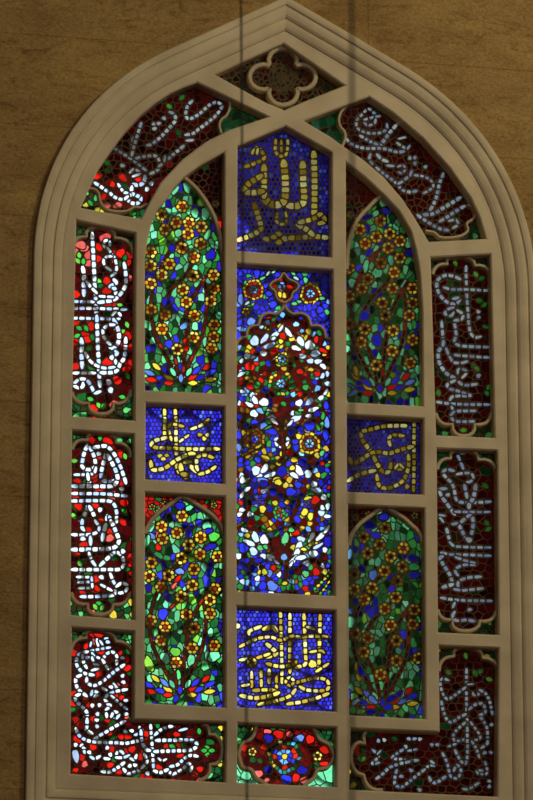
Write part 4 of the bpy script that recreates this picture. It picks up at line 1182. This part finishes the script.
many(zk1, [(210,466,44,28,-10),(82,546,46,42),(255,388,30,38),(430,405,22,34),(466,462,44,22,20),(436,576,34,26),(345,572,40,30),(290,135,34,30),(205,330,26,22)], REDHOT, GR)
many(zk2, [(290,430,34,28),(85,85,30,36),(345,125,26,24),(435,20,30,26),(345,8,36,24),(410,130,30,18),(140,55,26,30)], REDHOT, GR)
many(zk3, [(425,104,42,40),(325,275,42,26,-20),(430,480,36,36),(90,225,36,42),(205,460,30,26)], REDHOT, GR)
many(zk1, [(36,195,24,60),(322,180,34,36),(205,222,34,34),(288,222,34,28),(325,265,34,34),(90,310,40,38),(30,315,24,34),(445,65,36,30),(450,250,34,32),(480,380,24,36),(480,355,24,24),(22,385,24,50),(120,60,30,44),(185,165,34,28),(425,345,30,24)], SOLIDBLUE, GR)
many(zk2, [(110,275,40,26),(155,292,40,28,-20),(195,322,60,30,10),(340,305,44,30),(395,292,48,48),(435,230,32,28),(482,185,26,40),(485,275,26,60),(480,340,30,50),(300,325,36,36),(250,530,50,50),(150,580,50,36),(360,480,40,46),(290,490,32,34),(125,468,30,30),(25,250,22,40),(25,340,22,46),(25,405,22,40),(485,455,26,40),(322,405,34,36),(320,375,30,26)], SOLIDBLUE, GR)
many(zk3, [(160,20,44,30,10),(205,62,42,40),(297,62,44,44),(335,25,34,30),(185,150,28,34),(50,355,48,44),(491,322,34,62),(312,315,30,32),(100,462,40,40),(130,422,42,26),(185,487,32,34),(150,553,34,42),(200,553,54,48,30),(330,205,34,36),(255,128,40,30),(455,15,24,36)], SOLIDBLUE, GR)
many(zk2, [(165,460,44,26,20),(315,470,32,26),(250,440,20,30),(305,512,30,22),(200,505,24,22),(225,580,40,40)], YELLOW, GR); many(zk3, [(150,152,34,34),(370,168,34,36),(278,115,24,22),(70,290,28,24),(232,12,34,30)], YELLOW, GR)
many(zk1, [(248,440,26,18,-70),(245,415,20,26),(262,175,20,30),(240,170,18,30)], YELLOW, GR)
for i in range(6): many(zk3, [(425 + i * 17, 575 - i * 17 - 8, 24, 11, -40), (455 + i * 14, 590 - i * 19, 24, 10, -55)], YELLOW if i % 2 else LEAFG, 'leaf')
for i in range(5): many(zk2, [(55 + i * 18, 440 - i * 10 + (i % 2) * 22, 36, 12, -25)], YEL, 'leaf')
many(zk2, [(455,292,46,20,-60),(440,300,40,16,70),(465,240,16,44,10),(460,435,34,18,-60),(180,300,46,10,-25),(180,228,30,16,-20),(300,60,34,18,-30),(305,90,40,16,-20),(120,80,30,34),(375,90,34,26),(335,225,36,16),(350,210,26,14)], [(2, (96, 206, 120)), (1, (60, 160, 70))], 'leaf')
many(zk3, [(268,305,36,56,20),(300,260,26,26),(140,355,40,24),(165,350,26,20,40),(380,355,36,22,-20),(365,362,30,16),(405,335,34,18,-30),(160,480,26,30),(375,490,34,30),(215,120,24,30,-40),(400,190,24,44,10),(385,95,40,16,-10),(265,540,30,16)], [(2, (96, 206, 120)), (1, (210, 200, 60))], 'leaf')
many(zk1, [(180,60,34,14,-40),(210,50,34,12,-30),(150,85,34,12,-30),(310,60,30,14,40),(325,85,30,14,20),(335,210,36,16,-20),(315,218,30,16),(70,215,30,14,-30),(90,225,34,14,-20),(460,190,26,18),(375,95,22,30)], [(2, (96, 206, 130)), (1, (170, 220, 200))], 'leaf')
many(zk1, [(250,118,26,26),(252,275,30,26),(176,315,26,22),(325,325,28,26),(145,340,20,16,-40),(355,360,20,20),(240,128,16,18),(262,130,16,18)], LIGHTBLUE, GR)
# dark stem from blossom to blossom
P.stroke(zk2((255,250),(250,330),(262,440),(240,480)), 2.2, 'stem', STEM, 7); P.stroke(zk3((275,430),(272,520)), 2.0, 'stem', STEM, 7)
P.rib(cart, 0.012, n=4, closed=True); P.rib(ogL, 0.016, False); P.rib(ogR, 0.016, False)
P.build()

# ------------------------------------------------------------------ red cartouche at the foot
P = Panel('medallion_panel', 'wide red cartouche panel with a small round rosette at the foot of the middle column', None, OPEN['M'])
z = Z(232, 715, 4.935)
P.bg([(5, (112, 12, 12)), (3, (78, 12, 12)), (1, (40, 90, 40))], 6.2, GR)
TL = z((120,40),(112,85),(92,120),(50,145),(32,195)); BL_ = z((32,195),(50,255),(95,272),(118,310),(165,340),(175,360))
TR = z((385,45),(412,85),(432,122),(480,150),(502,205)); BR_ = z((502,205),(472,258),(422,272),(402,312),(362,342),(352,362))
P.bg(CORNER, 6, CO + '#0', [(232, 717), (TL[0][0], 717)] + TL + [(232, TL[-1][1])])
P.bg(CORNER, 6, CO + '#1', [(342, 717), (TR[0][0], 717)] + TR + [(342, TR[-1][1])])
P.bg(MINT, 13, CO + '#2', [(232, 792), (232, BL_[0][1])] + BL_ + [(BL_[-1][0], 792)], jit=.1)
P.bg(MINT, 13, CO + '#3', [(342, 792), (342, BR_[0][1])] + BR_ + [(BR_[-1][0], 792)], jit=.1)
many(z, [(230,95,48,40,10),(455,170,56,36,30),(160,160,34,26),(385,120,36,44),(315,312,34,44),(455,240,44,20),(60,158,34,40)], REDHOT, GR, 9.87)
many(z, [(130,290,40,36),(355,322,36,36),(175,82,34,26),(172,320,24,20),(285,95,30,30)], SALMON, GR, 9.87)
many(z, [(180,115,44,40),(330,115,50,34,-10),(180,270,40,36),(346,272,50,38,-20),(268,318,50,46),(212,238,24,24)], SOLIDBLUE, GR, 9.87)
P.rosette(*z((260,205))[0], 17.0, 'rosette#0', [(1.0, 22, [(3, (44, 130, 60)), (1, (200, 186, 70)), (2, (20, 40, 22)), (1, (60, 150, 200))]), (0.74, 12, [(2, (216, 40, 20)), (2, (230, 200, 110)), (1, (50, 60, 200)), (2, (60, 16, 14))]), (0.46, 8, [(2, (110, 180, 245)), (2, (40, 50, 190))]), (0.18, 1, YELLOW)], 0.98)
P.flower(*z((100,182))[0], 4.6, 'flower#0', [(1, (228, 210, 90))], CORE, 5); P.flower(*z((422,203))[0], 5.0, 'flower#1', [(1, (244, 226, 100))], CORE, 5)
for r_ in (TL, BL_, TR, BR_): P.rib(r_, 0.018)
P.build()

# ------------------------------------------------------------------ quatrefoil at the point of the arch
P = Panel('quatrefoil_panel', 'diamond panel with a plaster quatrefoil and dark glass right under the point of the arch', None, OPEN['A'], gap=1.7)
P.bg([(5, (76, 48, 20)), (3, (34, 58, 30)), (3, (66, 18, 12))], 6.0, GR)
qc = [(263.5,77.5),(282.5,61.0),(301.0,77.5),(282.8,93.0)]
ring = []
for (cx, cy), mid in zip(qc, (180, 270, 0, 90)):
    for t in range(11):
        a = math.radians(mid - 108 + 216 * t / 10); ring.append((cx + 14.4 * math.cos(a), cy + 12.6 * math.sin(a)))
P.bg([(4, (70, 44, 20)), (3, (84, 16, 12)), (2, (30, 52, 26))], 5.0, 'quatrefoil_glazing', ring)
P.rosette(282.3, 78, 13.5, 'rosette', [(1.0, 12, [(2, (80, 60, 30)), (1, (120, 90, 40))]), (0.72, 9, [(1, (70, 60, 30))]), (0.40, 6, [(1, (110, 84, 40))])])
P.rib(ring, 0.024, smooth=False, closed=True)
P.build()
# ------------------------------------------------------------------ hanging cables in the hall
def cable(p_top, p_bot, depth, rad, label):
    a = Vector(pxw(p_top[0], p_top[1], depth)); b = Vector(pxw(p_bot[0], p_bot[1], depth))
    d = (a - b)
    top = b + d * ((WZ - b.z) / d.z); low = b + d * ((1.2 - b.z) / d.z)
    v, f = [], []
    n, rings = 8, 24
    for k in range(rings + 1):
        c = low.lerp(top, k / rings)
        for i in range(n):
            t = i * 2 * math.pi / n
            v.append((c.x + rad * math.cos(t), c.y + rad * math.sin(t), c.z))
    for k in range(rings):
        for i in range(n):
            j = (i + 1) % n
            f.append((k * n + i, k * n + j, (k + 1) * n + j, (k + 1) * n + i))
    f.append(tuple(range(n))); f.append(tuple(range(rings * n, rings * n + n)))
    base = low.copy()
    root = emp('hanging_cable', base, label=label, category='cable', group='thin dark cables hanging in front of the window')
    link('wire', [tuple(Vector(p) - base) for p in v], f, M_CABLE, root, True)
    w, g = [], []
    for q, (z0, z1, rr) in enumerate(((low.z - 0.05, low.z + 0.10, rad * 2.2),)):
        for z in (z0, z1):
            for i in range(10):
                t = i * math.pi / 5; w.append((low.x + rr * math.cos(t), low.y + rr * math.sin(t), z))
        for i in range(10):
            j = (i + 1) % 10; g.append((i, j, 10 + j, 10 + i))
        g.append(tuple(range(10))); g.append(tuple(range(10, 20)))
    link('ferrule', [tuple(Vector(p) - base) for p in w], g, M_CABLE, root)
cable((241, 0), (247, 800), -7.0, 0.0036, 'thin dark cable hanging left of the arch point, crossing the top blue panel')
cable((352, 0), (352, 800), -11.0, 0.0045, 'thin blurred dark cable hanging right of the arch point, nearest the viewer')

# ------------------------------------------------------------------ light
def area(name, loc, target, size, power, color):
    l = bpy.data.lights.new(name, 'AREA'); l.energy = power; l.size = size; l.color = color
    o = bpy.data.objects.new(name, l); col.objects.link(o); o.location = loc
    o.rotation_euler = (Vector(target) - Vector(loc)).to_track_quat('-Z', 'Y').to_euler()
area('hall_lamps_upper', (5.0, -5.5, 12.6), (0.3, 0, 8.6), 1.2, KEY, (1.0, 0.86, 0.50))
area('hall_fill_light', (3.0, -16.0, 9.6), (0, 0, 7.4), 2.5, FILL, (1.0, 0.90, 0.76))  # added fill light, placed to brighten the plaster while soffits stay dark

w = bpy.data.worlds.new('sky'); scene.world = w; w.use_nodes = True
nt = w.node_tree
bgn = nt.nodes['Background']
tc = nt.nodes.new('ShaderNodeTexCoord'); sx = nt.nodes.new('ShaderNodeSeparateXYZ'); rp = nt.nodes.new('ShaderNodeValToRGB')
nt.links.new(tc.outputs['Generated'], sx.inputs['Vector']); nt.links.new(sx.outputs['Z'], rp.inputs['Fac'])
rp.color_ramp.elements[0].color = (0.92, 0.97, 1.0, 1); rp.color_ramp.elements[0].position = 0.0
rp.color_ramp.elements[1].color = (0.62, 0.80, 1.0, 1); rp.color_ramp.elements[1].position = 0.9
nt.links.new(rp.outputs['Color'], bgn.inputs['Color'])
bgn.inputs['Strength'].default_value = SKY

# ------------------------------------------------------------------ camera
cam = bpy.data.cameras.new('camera'); co = bpy.data.objects.new('camera', cam); col.objects.link(co)
scene.camera = co
cam.sensor_width = 36.0; cam.sensor_fit = 'AUTO'; cam.lens = F_PX * 36.0 / PH
cam.clip_end = 200
def wd(a): return Vector((a[0], a[2], -a[1]))          # (u, v, w) direction -> world
rt, dn, fw = (wd(R[i]) for i in range(3))
M = Matrix((( rt.x, -dn.x, -fw.x), (rt.y, -dn.y, -fw.y), (rt.z, -dn.z, -fw.z))).to_4x4()
M.translation = Vector(world(*[CAM[0], CAM[1]], CAM[2]))
co.matrix_world = M
cam.dof.use_dof = True
cam.dof.focus_distance = 20.6
cam.dof.aperture_fstop = 4.5

scene.view_settings.view_transform = 'Standard'
scene.view_settings.look = 'None'
scene.view_settings.gamma = 1.0
scene.view_settings.use_curve_mapping = False
scene.view_settings.exposure = 0.0
